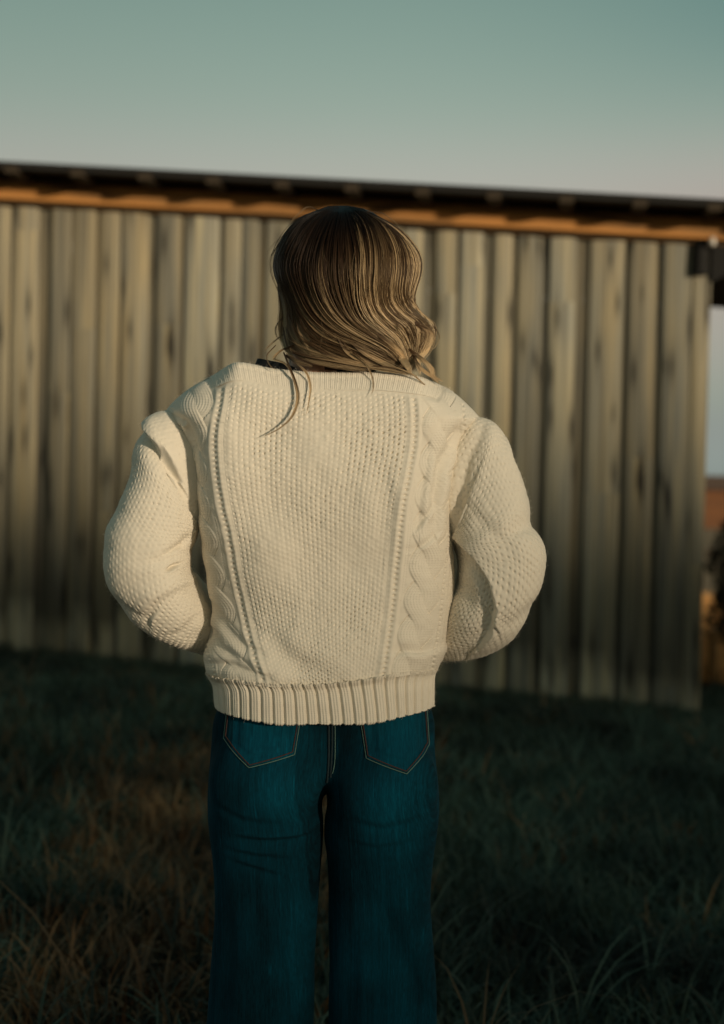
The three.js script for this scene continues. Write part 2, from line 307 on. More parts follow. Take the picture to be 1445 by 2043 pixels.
// ------------------------------------------------------------------ grass
{
  function clump(kind) {
    const pos = [], idx = [], n = kind === 2 ? 9 : 16;
    for (let b = 0; b < n; b++) {
      const a = rr(0, 6.283), len = kind === 0 ? rr(0.05, 0.13) : kind === 1 ? rr(0.1, 0.2) : rr(0.16, 0.34), lean = kind === 0 ? rr(0.5, 1.7) : kind === 1 ? rr(0.9, 2.3) : rr(1.2, 2.3), w = kind === 2 ? 0.0022 : rr(0.002, 0.0042), ox = gauss() * 0.05, oz = gauss() * 0.05, tw = rr(-0.7, 0.7);
      let x = ox, z = oz, y = -0.01; const N = 5, s0 = pos.length / 3;
      for (let i = 0; i <= N; i++) {
        const t = i / N, ang = 0.15 + lean * Math.pow(t, 1.3), ww = w * (1 - t * t) + 0.0003, da = a + Math.PI / 2 + tw * t;
        pos.push(x - ww * Math.cos(da), y, z - ww * Math.sin(da), x + ww * Math.cos(da), y, z + ww * Math.sin(da));
        x += Math.sin(ang) * Math.cos(a) * len / N; z += Math.sin(ang) * Math.sin(a) * len / N; y += Math.cos(ang) * len / N;
        if (i) { const q = s0 + (i - 1) * 2; idx.push(q, q + 1, q + 2, q + 1, q + 3, q + 2); }
      }
    }
    return indexed(pos, idx);
  }
  const mat = std({ color: rgb(3.4, 3.2, 3.1), roughness: 0.8 });
  const put = (name, geo, count, place, tint) => {
    const im = new THREE.InstancedMesh(geo, mat, count), M = new THREE.Matrix4(), q = new THREE.Quaternion(), e = new THREE.Euler(), c = new THREE.Color();
    for (let i = 0; i < count; i++) { const [x, z, s] = place(); e.set(rr(-0.25, 0.25), rr(0, 6.28), rr(-0.25, 0.25)); q.setFromEuler(e); M.compose(_v.set(x, groundY(x, z), z), q, new THREE.Vector3(s, s * rr(0.8, 1.25), s)); im.setMatrixAt(i, M); const t = tint(x, z); im.setColorAt(i, c.setRGB(t[0], t[1], t[2])); }
    im.castShadow = im.receiveShadow = true; return im;
  };
  const dryness = (x, z) => smooth(-0.1, 0.5, 0.9 * fbm(x * 1.1 + 7, z * 0.9, 2, 3) + 0.75 * Math.exp(-(((x + 0.35 + 0.1 * (z + 4)) / 0.6) ** 2)) + 0.12 * smooth(0.3, -0.7, x) - 0.36);
  const tint = (x, z) => { const d = dryness(x, z) * rr(0.3, 1.2) > 0.5, v = rr(0.3, 1.6) * (0.75 + 0.6 * noise(x * 2.2, z * 2.2, 4)); return d ? [0.115 * v, 0.064 * v, 0.029 * v] : rnd() < 0.04 ? [0.08 * v, 0.043 * v, 0.018 * v] : [0.021 * v, 0.034 * v, 0.024 * v]; };
  const place = () => { for (;;) { const z = -(2.4 + 9.4 * Math.pow(rnd(), 0.8)), x = rr(-1, 1) * (0.32 * -z + 0.5); if (z > -9.6 || x > 2.0) return [x, z, rr(0.7, 1.3) * lerp(1, 0.5, smooth(-7.5, -9.3, z)) * lerp(0.9, 1.25, 0.5 + 0.5 * noise(x * 1.1, z * 1.1))]; } };
  const turf = new THREE.Group(); turf.name = 'grass'; scene.add(turf);
  tag(turf, 'dark unmown grass with dry brown blades in front of the shed', 'grass', null, 'stuff');
  const add = (im, n) => { im.name = n; im.userData.kind = 'stuff'; turf.add(im); };
  for (let i = 0; i < 3; i++) add(put('g', clump(0), 8000, place, tint), 'short_grass');
  for (let i = 0; i < 3; i++) add(put('g', clump(1), 3200, place, tint), 'long_grass');
  for (let i = 0; i < 2; i++) add(put('g', clump(2), 150, place, (x, z) => { const v = rr(0.5, 1.3), d = rnd() < lerp(0.25, 0.75, smooth(0.2, -0.5, x)); return d ? [0.06 * v, 0.036 * v, 0.017 * v] : [0.03 * v, 0.045 * v, 0.032 * v]; }), 'bent_stems');
  add(put('g', clump(0), 7000, () => { for (;;) { const x = rr(-7.5, 7.5), z = rr(-9.4, 0.8); if (Math.abs(x) > 0.3 * -z + 0.35 && Math.hypot(x, z) > 1.2) return [x, z, rr(1, 1.7)]; } }, tint), 'short_grass');
  const wallFoot = () => { const x = rr(-3.4, 2.6), z = -9.95 + 0.13 * (x + 2.5) + rr(0.05, 0.6); return [x, z, rr(0.3, 0.75)]; };
  add(put('g', clump(1), 1500, wallFoot, (x, z) => { const v = rr(0.4, 1.1); return [0.02 * v, 0.026 * v, 0.017 * v]; }), 'long_grass');
  add(put('g', clump(1), 2500, () => { const z = -rr(11, 34); return [rr(2, 2.8) + (-z - 10) * rr(0.05, 0.4), z, rr(1, 1.8)]; }, () => { const v = rr(0.6, 1.3); return [0.19 * v, 0.105 * v, 0.036 * v]; }), 'dry_field_grass');
}

// ------------------------------------------------------------------ the person: everything below is in the person's own frame, measured in 1/1312 m, seen from behind
const S = 1 / 1312, CX = 645, FY = 2584;
const person = new THREE.Group(); person.name = 'person';
{ const p = at(CX, FY, 2.16); person.position.copy(p); person.rotation.z = ROLL; scene.add(person); }
tag(person, 'person seen from behind in cream cable-knit sweater and flared dark blue jeans', 'person');
const LX = (px) => (px - CX) * S, LY = (py) => (FY - py) * S;
const PXof = (x) => x / S + CX, PYof = (y) => FY - y / S;

function creaser(list) {                                   // cloth folds: each follows a line and dents one side, lifts the other
  for (const c of list) { c.bb = [Math.min(...c.p.map((q) => q[0])), Math.max(...c.p.map((q) => q[0])), Math.min(...c.p.map((q) => q[1])), Math.max(...c.p.map((q) => q[1]))]; c.far = 3.2 * Math.max(c.w, c.w2 ?? c.w); }
  return (x, y) => {
    let sum = 0;
    for (const c of list) {
      if (x < c.bb[0] - c.far || x > c.bb[1] + c.far || y < c.bb[2] - c.far || y > c.bb[3] + c.far) continue;
      let best = 1e9, sd = 0, bt = 0; const n = c.p.length - 1;
      for (let i = 0; i < n; i++) {
        const [x0, y0] = c.p[i], [x1, y1] = c.p[i + 1], dx = x1 - x0, dy = y1 - y0, L2 = dx * dx + dy * dy, t = clamp(((x - x0) * dx + (y - y0) * dy) / L2, 0, 1);
        const ex = x - x0 - t * dx, ey = y - y0 - t * dy, d = ex * ex + ey * ey;
        if (d < best) { best = d; sd = Math.sign(dx * (y - y0) - dy * (x - x0)) || 1; bt = (i + t) / n; }
      }
      const d = Math.sqrt(best), env = c.open ? 1 : Math.pow(Math.sin(Math.PI * clamp(lerp(0.06, 0.94, bt), 0, 1)), 0.7);
      const end = 1; // sd > 0: right-hand side when walking the line downwards on screen axes
      if (sd > 0) sum += env * end * c.a * Math.exp(-((d / c.w) ** 2)); else { const w2 = c.w2 ?? c.w, a2 = c.a2 ?? c.a; const k = Math.exp(-((d / w2) ** 2)); sum += env * (a2 + (c.a - a2) * Math.exp(-((d / (w2 * (c.soft ?? 0.4))) ** 2))) * k; }
    }
    return sum;                                            // same unit as the frame; negative is inwards
  };
}

// ---- knitting
const mossH = (u, r, open = 1) => {                        // seed stitch: raised knots in columns, each column set off by half a row, pinholes between
  const cu = Math.round(u), fu = Math.floor(u), c = 0.5 + 0.5 * Math.cos(2 * Math.PI * u), o1 = (cu & 1) * 0.5, o2 = (fu & 1) * 0.5;
  const v1 = hash3(cu, Math.round(r + o1), 77), v2 = hash3(fu, Math.round(r + o2), 31);
  return 0.22 * (c - 0.4) + (0.22 + 0.22 * v1) * c * Math.cos(2 * Math.PI * (r + o1)) + 0.2 * (v1 - 0.5) * c - open * (1.4 + 2.8 * v2) * Math.pow(1 - c, 4) * Math.pow(0.5 + 0.5 * Math.cos(2 * Math.PI * (r + o2)), 3); };
const pL = curve1([[700, 470], [760, 466], [830, 458], [900, 455], [1000, 466], [1080, 482], [1180, 498], [1250, 512], [1300, 527], [1360, 548]]);
const pR = curve1([[700, 792], [760, 800], [800, 812], [880, 815], [950, 803], [1000, 792], [1100, 781], [1200, 771], [1300, 760], [1360, 752]]);
function torsoKnit(x, y) {                                 // height of the stitches on the back, in frame units
  const l = pL(y), r = pR(y), jit = 0.5 * noise(x * 0.05, y * 0.05, 3);
  if (x > l && x < r) {
    const q = (x - l) / (r - l), row = (y + 10 * Math.sin((x - 560) * 0.006) + 4 * noise(x * 0.02, y * 0.02)) / 9.8;
    const edge = Math.min(smooth(0, 5, x - l), smooth(0, 5, r - x));
    return edge * 1.3 * mossH(q * 34 + 0.12 * jit, row + 0.14 * jit, clamp(0.75 + 0.9 * noise(x * 0.011, y * 0.009, 21), 0.1, 1.5)) - (1 - edge) * 0.6;
  }
  const d = x <= l ? l - x : x - r;                       // distance outwards from the moss panel
  const row = y / 10.4;
  if (d < 30) {                                            // two narrow ribs with a ladder of eyelets between
    const rib = 1.8 * Math.exp(-(((d - 7) / 3.6) ** 2)) + 1.8 * Math.exp(-(((d - 24) / 4) ** 2)) + 0.35 * Math.cos(y * 0.62) * Math.exp(-(((d - 7) / 5) ** 2));
    const hole = -4.2 * Math.exp(-(((d - 15.5) / 3.0) ** 2)) * Math.pow(0.5 + 0.5 * Math.cos(2 * Math.PI * row), 2.2);
    return rib + hole;
  }
  const c0 = 68, dc = d - c0 - 5 * Math.sin(y * 0.013), wC = 33;
  if (Math.abs(dc) < wC + 4) {                             // rope cable
    const ph = Math.PI * y / 68 * (x < l ? -1 : 1) + (x < l ? 1.1 : 0);
    let best = -1e9, bx = 0;
    for (let i = 0; i < 2; i++) { const p = ph + i * Math.PI, xi = 16 * Math.sin(p), zi = 3.6 * Math.cos(p), e = (dc - xi) / 20, h = e * e < 1 ? zi + 7.5 * Math.sqrt(1 - e * e) : -1e9; if (h > best) { best = h; bx = dc - xi; } }
    const line = 0.32 * Math.cos(bx * 2 * Math.PI / 5.6) + 0.25 * Math.cos(y * 1.25);
    const edge = smooth(wC + 4, wC - 2, Math.abs(dc));
    return best > -100 ? lerp(0, (best - 3) * (x < l ? 0.42 : 0.6) + line, edge) : 0;
  }
  const out = d - c0 - wC;
  return (out > 0 && out < 16 ? -2.6 * Math.exp(-(((out - 9) / 2.4) ** 2)) * Math.pow(0.5 + 0.5 * Math.cos(2 * Math.PI * row), 2) : 0) + 0.4 * Math.cos(d * 2 * Math.PI / 6.2) + 0.2 * Math.cos(y * 1.2);
}
const backFolds = creaser([
  { p: [[536, 1262], [568, 1300], [612, 1330], [672, 1350]], a: -11, w: 30, a2: 5, w2: 34, soft: 1 },           // pouch of the lower back
  { p: [[420, 1255], [445, 1290], [480, 1316], [520, 1335]], a: -9, w: 13, a2: 5, w2: 16, soft: 0.8 },
  { p: [[424, 1205], [455, 1250], [490, 1285], [525, 1300]], a: -7, w: 12, a2: 4, w2: 16, soft: 0.8 },
  { p: [[415, 1322], [460, 1322], [500, 1338], [545, 1350]], a: -8, w: 10, a2: 5, w2: 16, soft: 0.7 },
  { p: [[918, 850], [893, 905], [876, 950], [868, 1000], [868, 1060]], a: -12, w: 13, a2: 11, w2: 20 },  // fold along the right armhole
  { p: [[858, 900], [850, 950], [838, 1000], [836, 1060]], a: -7, w: 16, a2: 3, w2: 20 },
  { p: [[866, 1010], [845, 1035], [828, 1060]], a: -5, w: 7, a2: 4, w2: 10 },
  { p: [[872, 1065], [845, 1085], [822, 1098]], a: -4, w: 8, a2: 3, w2: 10 },
  { p: [[872, 1290], [845, 1298], [810, 1296], [790, 1300]], a: -6, w: 12, a2: 4, w2: 18 },
  { p: [[352, 838], [378, 850], [390, 880], [394, 920]], a: 8, w: 16, a2: -8, w2: 12 },
  { p: [[640, 900], [636, 1000], [632, 1100]], a: -6, w: 90, a2: -6, w2: 90, open: true },             // hollow of the spine
  { p: [[770, 930], [776, 1000], [770, 1100]], a: -3, w: 26, a2: 4, w2: 40 },
  { p: [[478, 940], [490, 1010], [512, 1090]], a: -3, w: 30, a2: -3, w2: 24 },
]);

// ---- trunk of the sweater
const topX = [338, 958];
const topCurve = curve1([[330, 830], [345, 812], [365, 794], [390, 776], [440, 751], [475, 737], [500, 736], [560, 747], [640, 754], [740, 754], [820, 761], [860, 768], [900, 786], [935, 816], [958, 840]]);
const xlC = curve1([[700, 338], [822, 338], [840, 350], [860, 374], [890, 390], [950, 398], [1000, 401], [1050, 404], [1100, 411], [1150, 418], [1200, 425], [1240, 426], [1270, 420], [1300, 411], [1325, 411], [1345, 420], [1362, 429], [1400, 432], [1460, 436]]);
const xrC = curve1([[700, 958], [838, 958], [850, 948], [870, 926], [900, 910], [944, 902], [1026, 896], [1076, 900], [1136, 905], [1191, 902], [1232, 894], [1273, 889], [1292, 890], [1314, 881], [1340, 868], [1362, 865], [1405, 866], [1460, 862]]);
const depthB = curve1([[730, 118], [800, 128], [860, 140], [940, 150], [1040, 148], [1140, 138], [1220, 132], [1290, 141], [1330, 143], [1350, 138], [1380, 134], [1460, 134]]);
const depthF = curve1([[730, 95], [860, 120], [960, 152], [1040, 150], [1140, 135], [1250, 132], [1330, 138], [1350, 128], [1460, 122]]);
const boxy = curve1([[730, 4.5], [900, 5.5], [1040, 4.6], [1120, 3.2], [1250, 2.8], [1350, 3.0], [1460, 3.2]]);
const ribTop = curve1([[400, 1338], [438, 1342], [500, 1342], [562, 1345], [651, 1347], [729, 1339], [802, 1328], [864, 1334], [900, 1332]]);
const hemCurve = curve1([[400, 1396], [432, 1404], [450, 1408], [500, 1413], [570, 1420], [650, 1421], [740, 1418], [800, 1411], [866, 1402], [900, 1390]]);
function torsoBase(s, side, d, v) {                        // s -1..1 across, side +1 back / -1 front; d: below the top edge; v: 0 top .. 1 rib
  const px0 = lerp(topX[0], topX[1], (s + 1) / 2), neck = smooth(225, 165, Math.abs(px0 - 655)), drop = side < 0 ? 62 * neck : 0;
  const top = topCurve(px0) + drop;
  const py = v === undefined ? top + d : v;
  const px = lerp(xlC(py), xrC(py), (s + 1) / 2), p = boxy(py), prof = Math.pow(Math.max(0, 1 - Math.pow(Math.abs(s), p)), 1 / 2.1);
  const dd = py - top, R = lerp(120, 95, neck), f0 = 0.66 * neck, k = clamp(dd / R, 0, 1), fr = lerp(f0, 1, Math.sqrt(1 - (1 - k) * (1 - k)));
  return [px, py, side * (side > 0 ? depthB(py) : depthF(py)) * prof * fr];
}
function gridMesh(nu, nv, wrap, base, disp, opt = {}) {    // grid surface, displaced along its own normals
  const P = new Float32Array(nu * nv * 3);
  for (let j = 0; j < nv; j++) for (let i = 0; i < nu; i++) { const q = base(i, j), o = (j * nu + i) * 3; P[o] = LX(q[0]); P[o + 1] = LY(q[1]); P[o + 2] = q[2] * S; }
  const idx = new Uint32Array((wrap ? nu : nu - 1) * (nv - 1) * 6); let w = 0;
  for (let j = 0; j < nv - 1; j++) for (let i = 0; i < (wrap ? nu : nu - 1); i++) { const a = j * nu + i, b = j * nu + (i + 1) % nu, c = a + nu, e = b + nu; if (opt.flip) { idx[w++] = a; idx[w++] = b; idx[w++] = c; idx[w++] = b; idx[w++] = e; idx[w++] = c; } else { idx[w++] = a; idx[w++] = c; idx[w++] = b; idx[w++] = b; idx[w++] = c; idx[w++] = e; } }
  let g = indexed(P, idx), facing = 0;
  { const N = g.attributes.normal.array; for (let j = 0; j < nv; j += 3) { let cx = 0, cy = 0, cz = 0; for (let i = 0; i < nu; i++) { const o = (j * nu + i) * 3; cx += P[o] / nu; cy += P[o + 1] / nu; cz += P[o + 2] / nu; } if (!wrap) cz -= 1;
      for (let i = 0; i < nu; i += 2) { const o = (j * nu + i) * 3; facing += N[o] * (P[o] - cx) + N[o + 1] * (P[o + 1] - cy) + N[o + 2] * (P[o + 2] - cz); } } }
  if (facing < 0) { for (let t = 0; t < idx.length; t += 3) { const q = idx[t + 1]; idx[t + 1] = idx[t + 2]; idx[t + 2] = q; } g = indexed(P, idx); }
  if (disp) {
    const N = g.attributes.normal.array, Q = new Float32Array(P.length);
    for (let j = 0; j < nv; j++) for (let i = 0; i < nu; i++) { const o = (j * nu + i) * 3, h = disp(i, j, PXof(P[o]), PYof(P[o + 1]), P[o + 2], [N[o], N[o + 1], N[o + 2]]) * S; for (let k = 0; k < 3; k++) Q[o + k] = P[o + k] + N[o + k] * h; }
    g = indexed(Q, idx);
  }
  return g;
}
const wool = new THREE.MeshPhysicalMaterial({ color: rgb(0.72, 0.665, 0.56), roughness: 0.95, sheen: 0.3, sheenColor: rgb(1, 0.95, 0.85), sheenRoughness: 0.6, side: THREE.DoubleSide });
const NB = 540, NF = 150, NU = NB + NF, NVT = 430;
const sOf = (i) => i < NB ? [Math.sin(Math.PI / 2 * (i / NB * 2 - 1)), 1] : [Math.sin(Math.PI / 2 * (1 - (i - NB) / NF * 2)), -1];
const bandW = (s) => { const px0 = lerp(topX[0], topX[1], (s + 1) / 2); return 34 * smooth(232, 205, Math.abs(px0 - 655)); };
const lump = (x, y, k = 0) => 7 * noise(x * 0.011, y * 0.009, k) + 1.4 * noise(x * 0.03, y * 0.022, k + 5) + 0.6 * noise(x * 0.09, y * 0.09, k + 8);
const sweater = mesh('sweater', gridMesh(NU, NVT, true, (i, j) => {
  const [s, side] = sOf(i), px0 = lerp(topX[0], topX[1], (s + 1) / 2), drop = side < 0 ? 62 * smooth(225, 165, Math.abs(px0 - 655)) : 0, y0 = topCurve(px0) + drop + bandW(s);
  const py = lerp(y0, ribTop(lerp(432, 866, (s + 1) / 2)) + 3, j / (NVT - 1));
  return torsoBase(s, side, 0, py);
}, (i, j, x, y, z, n) => {
  const cover = smooth(0, 0.03, j / NVT);
  const xx = 645 + (x - 645) * (1 + z / 2.16 * 1.0);      // what lies nearer shows larger: keep panel lines where they are seen
  const yy = 985 + (y - 985) * (1 + z / 2.16 * 1.0);
  if (z >= -0.004 && i < NB) return torsoKnit(xx, yy) * cover + (backFolds(xx, yy) + lump(x, y) * smooth(0, 0.1, z)) * smooth(0, 0.08, j / NVT);
  return (1.2 * mossH(x / 11, y / 10.2) + lump(x, y, 9)) * smooth(0, 0.08, j / NVT) * smooth(0, 0.04, Math.abs(z));
}), wool, person, 'cream knit sweater with cable panels and moss-stitch back');
// neck band, with its edge rolled inwards
{
  const NVB = 40;
  mesh('neck_ribbing', gridMesh(900, NVB, true, (i, j) => {
    const a = i / 900, s = a < 0.62 ? lerp(-1, 1, a / 0.62) * 0.82 : lerp(1, -1, (a - 0.62) / 0.38) * 0.82, side = a < 0.62 ? 1 : -1;
    const px0 = lerp(topX[0], topX[1], (s + 1) / 2), w = bandW(s) + 2.5, t = j / (NVB - 1);
    const q = torsoBase(s, side, Math.max(0, (t - 0.2) / 0.8) * w);
    const roll = t < 0.2 ? (0.2 - t) / 0.2 : 0;
    q[2] += side * (4 * Math.sin(Math.min(1, t / 0.45) * Math.PI) - roll * 12); q[1] += roll * roll * 9;
    return q;
  }, (i, j, x, y) => { const t = j / NVB, u = x / 10.4 + (y - 750) * 0.008 * (x - 645) * 0.02; return (0.5 * Math.pow(0.5 + 0.5 * Math.cos(2 * Math.PI * u), 0.7) + 0.35 * Math.cos(2 * Math.PI * u * 2.5 + 1)) * smooth(0.99, 0.85, t) + lump(x, y, 4) * 0.3; }), wool, sweater);
}
// hem ribbing
{
  const NRU = 1150, NRV = 84, arcs = [0];
  { let q0 = null; for (let i = 0; i <= NRU; i++) { const a = i / NRU, back = a < 0.62, w = back ? a / 0.62 * 2 - 1 : 1 - (a - 0.62) / 0.38 * 2, q = torsoBase(Math.sin(Math.PI / 2 * w), back ? 1 : -1, 0, 1400); if (q0) arcs.push(arcs[i - 1] + Math.hypot(q[0] - q0[0], q[2] - q0[2])); q0 = q; } }
  const nRib = Math.round(arcs[NRU] / 21.5);
  mesh('hem_ribbing', gridMesh(NRU, NRV, true, (i, j) => {
    const a = i / NRU, back = a < 0.62, w = back ? a / 0.62 * 2 - 1 : 1 - (a - 0.62) / 0.38 * 2, s = Math.sin(Math.PI / 2 * w), side = back ? 1 : -1, t = j / (NRV - 1);
    const t2 = Math.min(1, t / 0.94), roll = Math.max(0, (t - 0.94) / 0.06);
    const pxr = lerp(432, 866, (s + 1) / 2), py = lerp(ribTop(pxr) - 5, hemCurve(pxr), t2) + (roll > 0 ? 2 * Math.sin(roll * Math.PI) : 0);
    const q = torsoBase(s, side, 0, py); q[2] -= side * roll * 11; if (roll) q[0] = lerp(q[0], 645, 0.02 * roll);
    q[2] += side * 5 * smooth(0, 0.15, t) * (1 - smooth(0.15, 0.5, t)) * -1;
    return q;
  }, (i, j, x, y, z) => {
    const t = j / NRV, a = i / NRU, back = a < 0.62, w = back ? a / 0.62 * 2 - 1 : 1 - (a - 0.62) / 0.38 * 2;
    const u = arcs[i] / arcs[NRU] * nRib + 0.12 * noise(i * 0.02, 1) * Math.sin(Math.PI * a) + 0.5 * (t - 0.5) * Math.sin(a * 6.28 * 2) * 0.6, f = u - Math.floor(u);
    const dc = Math.min(f, 1 - f), groove = -5.8 * Math.exp(-((dc / 0.12) ** 2)) * lerp(1, 0.25, smooth(0.86, 1, t));
    const fine = 0.5 * Math.cos(2 * Math.PI * (f * 4)) * smooth(0.08, 0.2, dc) + 0.15 * Math.cos(y * 1.5 + 3 * Math.abs(f - 0.5));
    return groove + fine + lump(x, y, 2) * 0.55 + 1.5;
  }), wool, sweater);
}
// ---- sleeves: stations of outer edge, inner edge, depth of the centre, half depth
const leftArm = [
  [[400, 868], [446, 1010], 4, 46], [[362, 826], [418, 1030], 4, 58], [[332, 822], [408, 1048], 4, 70], [[299, 842], [403, 1055], 4, 82], [[276, 905], [400, 1058], 8, 90], [[269, 962], [396, 1075], 12, 94], [[250, 1014], [386, 1098], 15, 96], [[224, 1066], [383, 1126], 18, 99],
  [[222, 1134], [384, 1146], 16, 100], [[238, 1184], [390, 1158], 6, 96], [[268, 1228], [402, 1170], -14, 90], [[312, 1258], [418, 1184], -46, 80], [[352, 1282], [434, 1200], -82, 72], [[384, 1305], [448, 1218], -112, 64], [[412, 1312], [464, 1240], -136, 54], [[440, 1318], [484, 1258], -150, 44]];
const rightArm = [
  [[896, 880], [844, 1020], 4, 46], [[926, 838], [876, 1050], 4, 58], [[954, 834], [894, 1072], 4, 70], [[988, 854], [899, 1084], 4, 82], [[1014, 905], [902, 1088], 8, 90], [[1038, 958], [904, 1092], 12, 95], [[1053, 1010], [906, 1098], 14, 100], [[1057, 1046], [908, 1108], 16, 101], [[1076, 1090], [910, 1122], 18, 101],
  [[1075, 1146], [910, 1146], 15, 101], [[1060, 1194], [908, 1166], 4, 98], [[1034, 1248], [902, 1186], -14, 92], [[990, 1290], [894, 1206], -44, 84], [[948, 1315], [884, 1228], -82, 76], [[908, 1322], [868, 1248], -114, 64], [[876, 1322], [846, 1262], -136, 54], [[850, 1322], [826, 1270], -150, 44]];
const leftFolds = creaser([
  { p: [[286, 848], [300, 870], [322, 894], [346, 922], [370, 962]], a: -17, w: 15, a2: 13, w2: 30, soft: 0.14 },
  { p: [[284, 846], [276, 885], [268, 930]], a: -6, w: 8, a2: 5, w2: 8 },
  { p: [[392, 1065], [378, 1085], [350, 1100]], a: -8, w: 9, a2: 5, w2: 12 },
  { p: [[372, 1120], [360, 1126], [350, 1133]], a: -12, w: 5, a2: 3, w2: 7 },
  { p: [[395, 1150], [360, 1160], [320, 1182], [302, 1206]], a: 7, w: 20, a2: -7, w2: 18, soft: 1 },
  { p: [[330, 1205], [314, 1226], [312, 1246]], a: -5, w: 10, a2: 4, w2: 10 },
  { p: [[330, 940], [300, 1010], [280, 1100]], a: 3, w: 40, a2: 3, w2: 40 }, { p: [[396, 1085], [352, 1108], [312, 1118]], a: -6, w: 12, a2: 4, w2: 16, soft: 1 }, { p: [[232, 1180], [262, 1206], [300, 1224]], a: -5, w: 14, a2: 4, w2: 16, soft: 1 }, { p: [[345, 1262], [372, 1252], [398, 1226]], a: -6, w: 10, a2: 4, w2: 12, soft: 1 },
]);
const rightFolds = creaser([
  { p: [[900, 1080], [932, 1114], [958, 1156], [972, 1206], [966, 1252], [946, 1290]], a: -21, w: 34, a2: 5, w2: 20, soft: 0.22 },
  { p: [[906, 1150], [922, 1180], [930, 1215]], a: -9, w: 14, a2: -9, w2: 14 }, { p: [[922, 1118], [938, 1160], [942, 1200]], a: 4, w: 11, a2: 4, w2: 11 },
  
  { p: [[945, 1195], [970, 1230], [985, 1255]], a: -4, w: 10, a2: 4, w2: 10 },
  { p: [[1064, 1045], [1030, 1050], [1000, 1065]], a: -5, w: 16, a2: 3, w2: 18, soft: 1 },
  { p: [[1000, 862], [1010, 920], [1035, 980]], a: 4, w: 14, a2: -3, w2: 12 }, { p: [[915, 1000], [950, 1040], [1000, 1090]], a: -4, w: 16, a2: 3, w2: 20, soft: 1 }, { p: [[1070, 1190], [1030, 1222], [990, 1242]], a: -5, w: 14, a2: 4, w2: 16, soft: 1 },
  { p: [[958, 856], [926, 920], [910, 990], [908, 1060]], a: -8, w: 10, a2: -8, w2: 10 },
]);
function armCurves(st) {
  const c = (f) => new THREE.CatmullRomCurve3(st.map(f), false, 'centripetal');
  const O = st.map((q) => [q[0], q[1]]), n = st.length;
  const out = new THREE.CatmullRomCurve3(st.map((q) => new THREE.Vector3(q[0][0], q[0][1], q[2])), false, 'catmullrom', 0.5);
  const inn = new THREE.CatmullRomCurve3(st.map((q) => new THREE.Vector3(q[1][0], q[1][1], q[2])), false, 'catmullrom', 0.5);
  const hd = curve1(st.map((q, i) => [i / (n - 1), q[3]]));
  const lens = [0]; let prev = null;
  for (let i = 0; i <= 400; i++) { const o = out.getPoint(i / 400), a = inn.getPoint(i / 400), m = o.lerp(a, 0.32); if (prev) lens.push(lens[lens.length - 1] + m.distanceTo(prev)); prev = m; }
  return { out, inn, hd, arc: (t) => { const f = t * 400, i = Math.min(399, Math.floor(f)); return lerp(lens[i], lens[i + 1], f - i); }, total: lens[400], tAt: (L) => { let lo = 0, hi = 400; while (hi - lo > 1) { const m = (lo + hi) >> 1; lens[m] < L ? lo = m : hi = m; } return (lo + (L - lens[lo]) / Math.max(1e-6, lens[hi] - lens[lo])) / 400; } };
}
function sleeve(st, folds, flip, k) {
  const A = armCurves(st), NA = 380, NL = 470, C = [];
  for (let j = 0; j < NL; j++) { const t = A.tAt(A.total * j / (NL - 1)), t0 = Math.max(0, t - 0.004), t1 = Math.min(1, t + 0.004);
    const o = A.out.getPoint(t), n = A.inn.getPoint(t), m = o.clone().lerp(n, 0.5), T = A.out.getPoint(t1).lerp(A.inn.getPoint(t1), 0.5).sub(A.out.getPoint(t0).lerp(A.inn.getPoint(t0), 0.5)).normalize();
    const U = o.clone().sub(n).multiplyScalar(0.5), W = new THREE.Vector3().crossVectors(T, U).normalize(); if (W.z < 0) W.negate();
    C.push([m, U, W.multiplyScalar(A.hd(t)), t]); }
  const me = mesh('sleeve', gridMesh(NA, NL, true, (i, j) => {
    const [m, U, W] = C[j], a = i / NA * 2 * Math.PI, ca = Math.cos(a), sa = Math.sin(a), ex = 2 / 2.3, c = Math.sign(ca) * Math.pow(Math.abs(ca), ex), s = Math.sign(sa) * Math.pow(Math.abs(sa), ex);
    return [m.x + U.x * c + W.x * s, m.y + U.y * c + W.y * s, m.z + U.z * c + W.z * s];
  }, (i, j, x, y, z, n) => {
    const L = A.total * j / (NL - 1), u = i / NA * 60, jit = noise(x * 0.05, y * 0.05, k);
    return 1.25 * lerp(0.55, 1, smooth(0.1, 0.32, C[j][3])) * mossH(u + 0.14 * jit, L / 10.3 + 0.16 * jit, clamp(0.7 + 0.8 * noise(x * 0.012, y * 0.01, k + 9), 0.05, 1.4)) + (n[2] > -0.25 ? folds(x, y) : 0) * smooth(-0.25, 0.2, n[2]) + lump(x, y, k + 3) * 0.9 + 2.5 * noise(i * 0.05, L * 0.03, k) * smooth(0.55, 0.8, C[j][3]);
  }, { flip }), wool, sweater);
  // cuff
  const [m, U, W] = C[NL - 1], dir = m.clone().sub(C[NL - 12][0]).normalize();
  mesh('cuff', gridMesh(220, 26, true, (i, j) => { const a = i / 220 * 2 * Math.PI, t = j / 25, r = t < 0.12 ? lerp(0.95, 0.84, t / 0.12) : 0.84; const e = m.clone().addScaledVector(dir, t * 62 - 6); return [e.x + r * (U.x * Math.cos(a) + W.x * Math.sin(a)), e.y + r * (U.y * Math.cos(a) + W.y * Math.sin(a)), e.z + r * (U.z * Math.cos(a) + W.z * Math.sin(a))]; }, (i) => 2.2 * Math.cos(i / 220 * 2 * Math.PI * 26), { flip }), wool, sweater);
  return { end: m.clone().addScaledVector(dir, 56), dir };
}
const hL = sleeve(leftArm, leftFolds, true, 11), hR = sleeve(rightArm, rightFolds, false, 23);

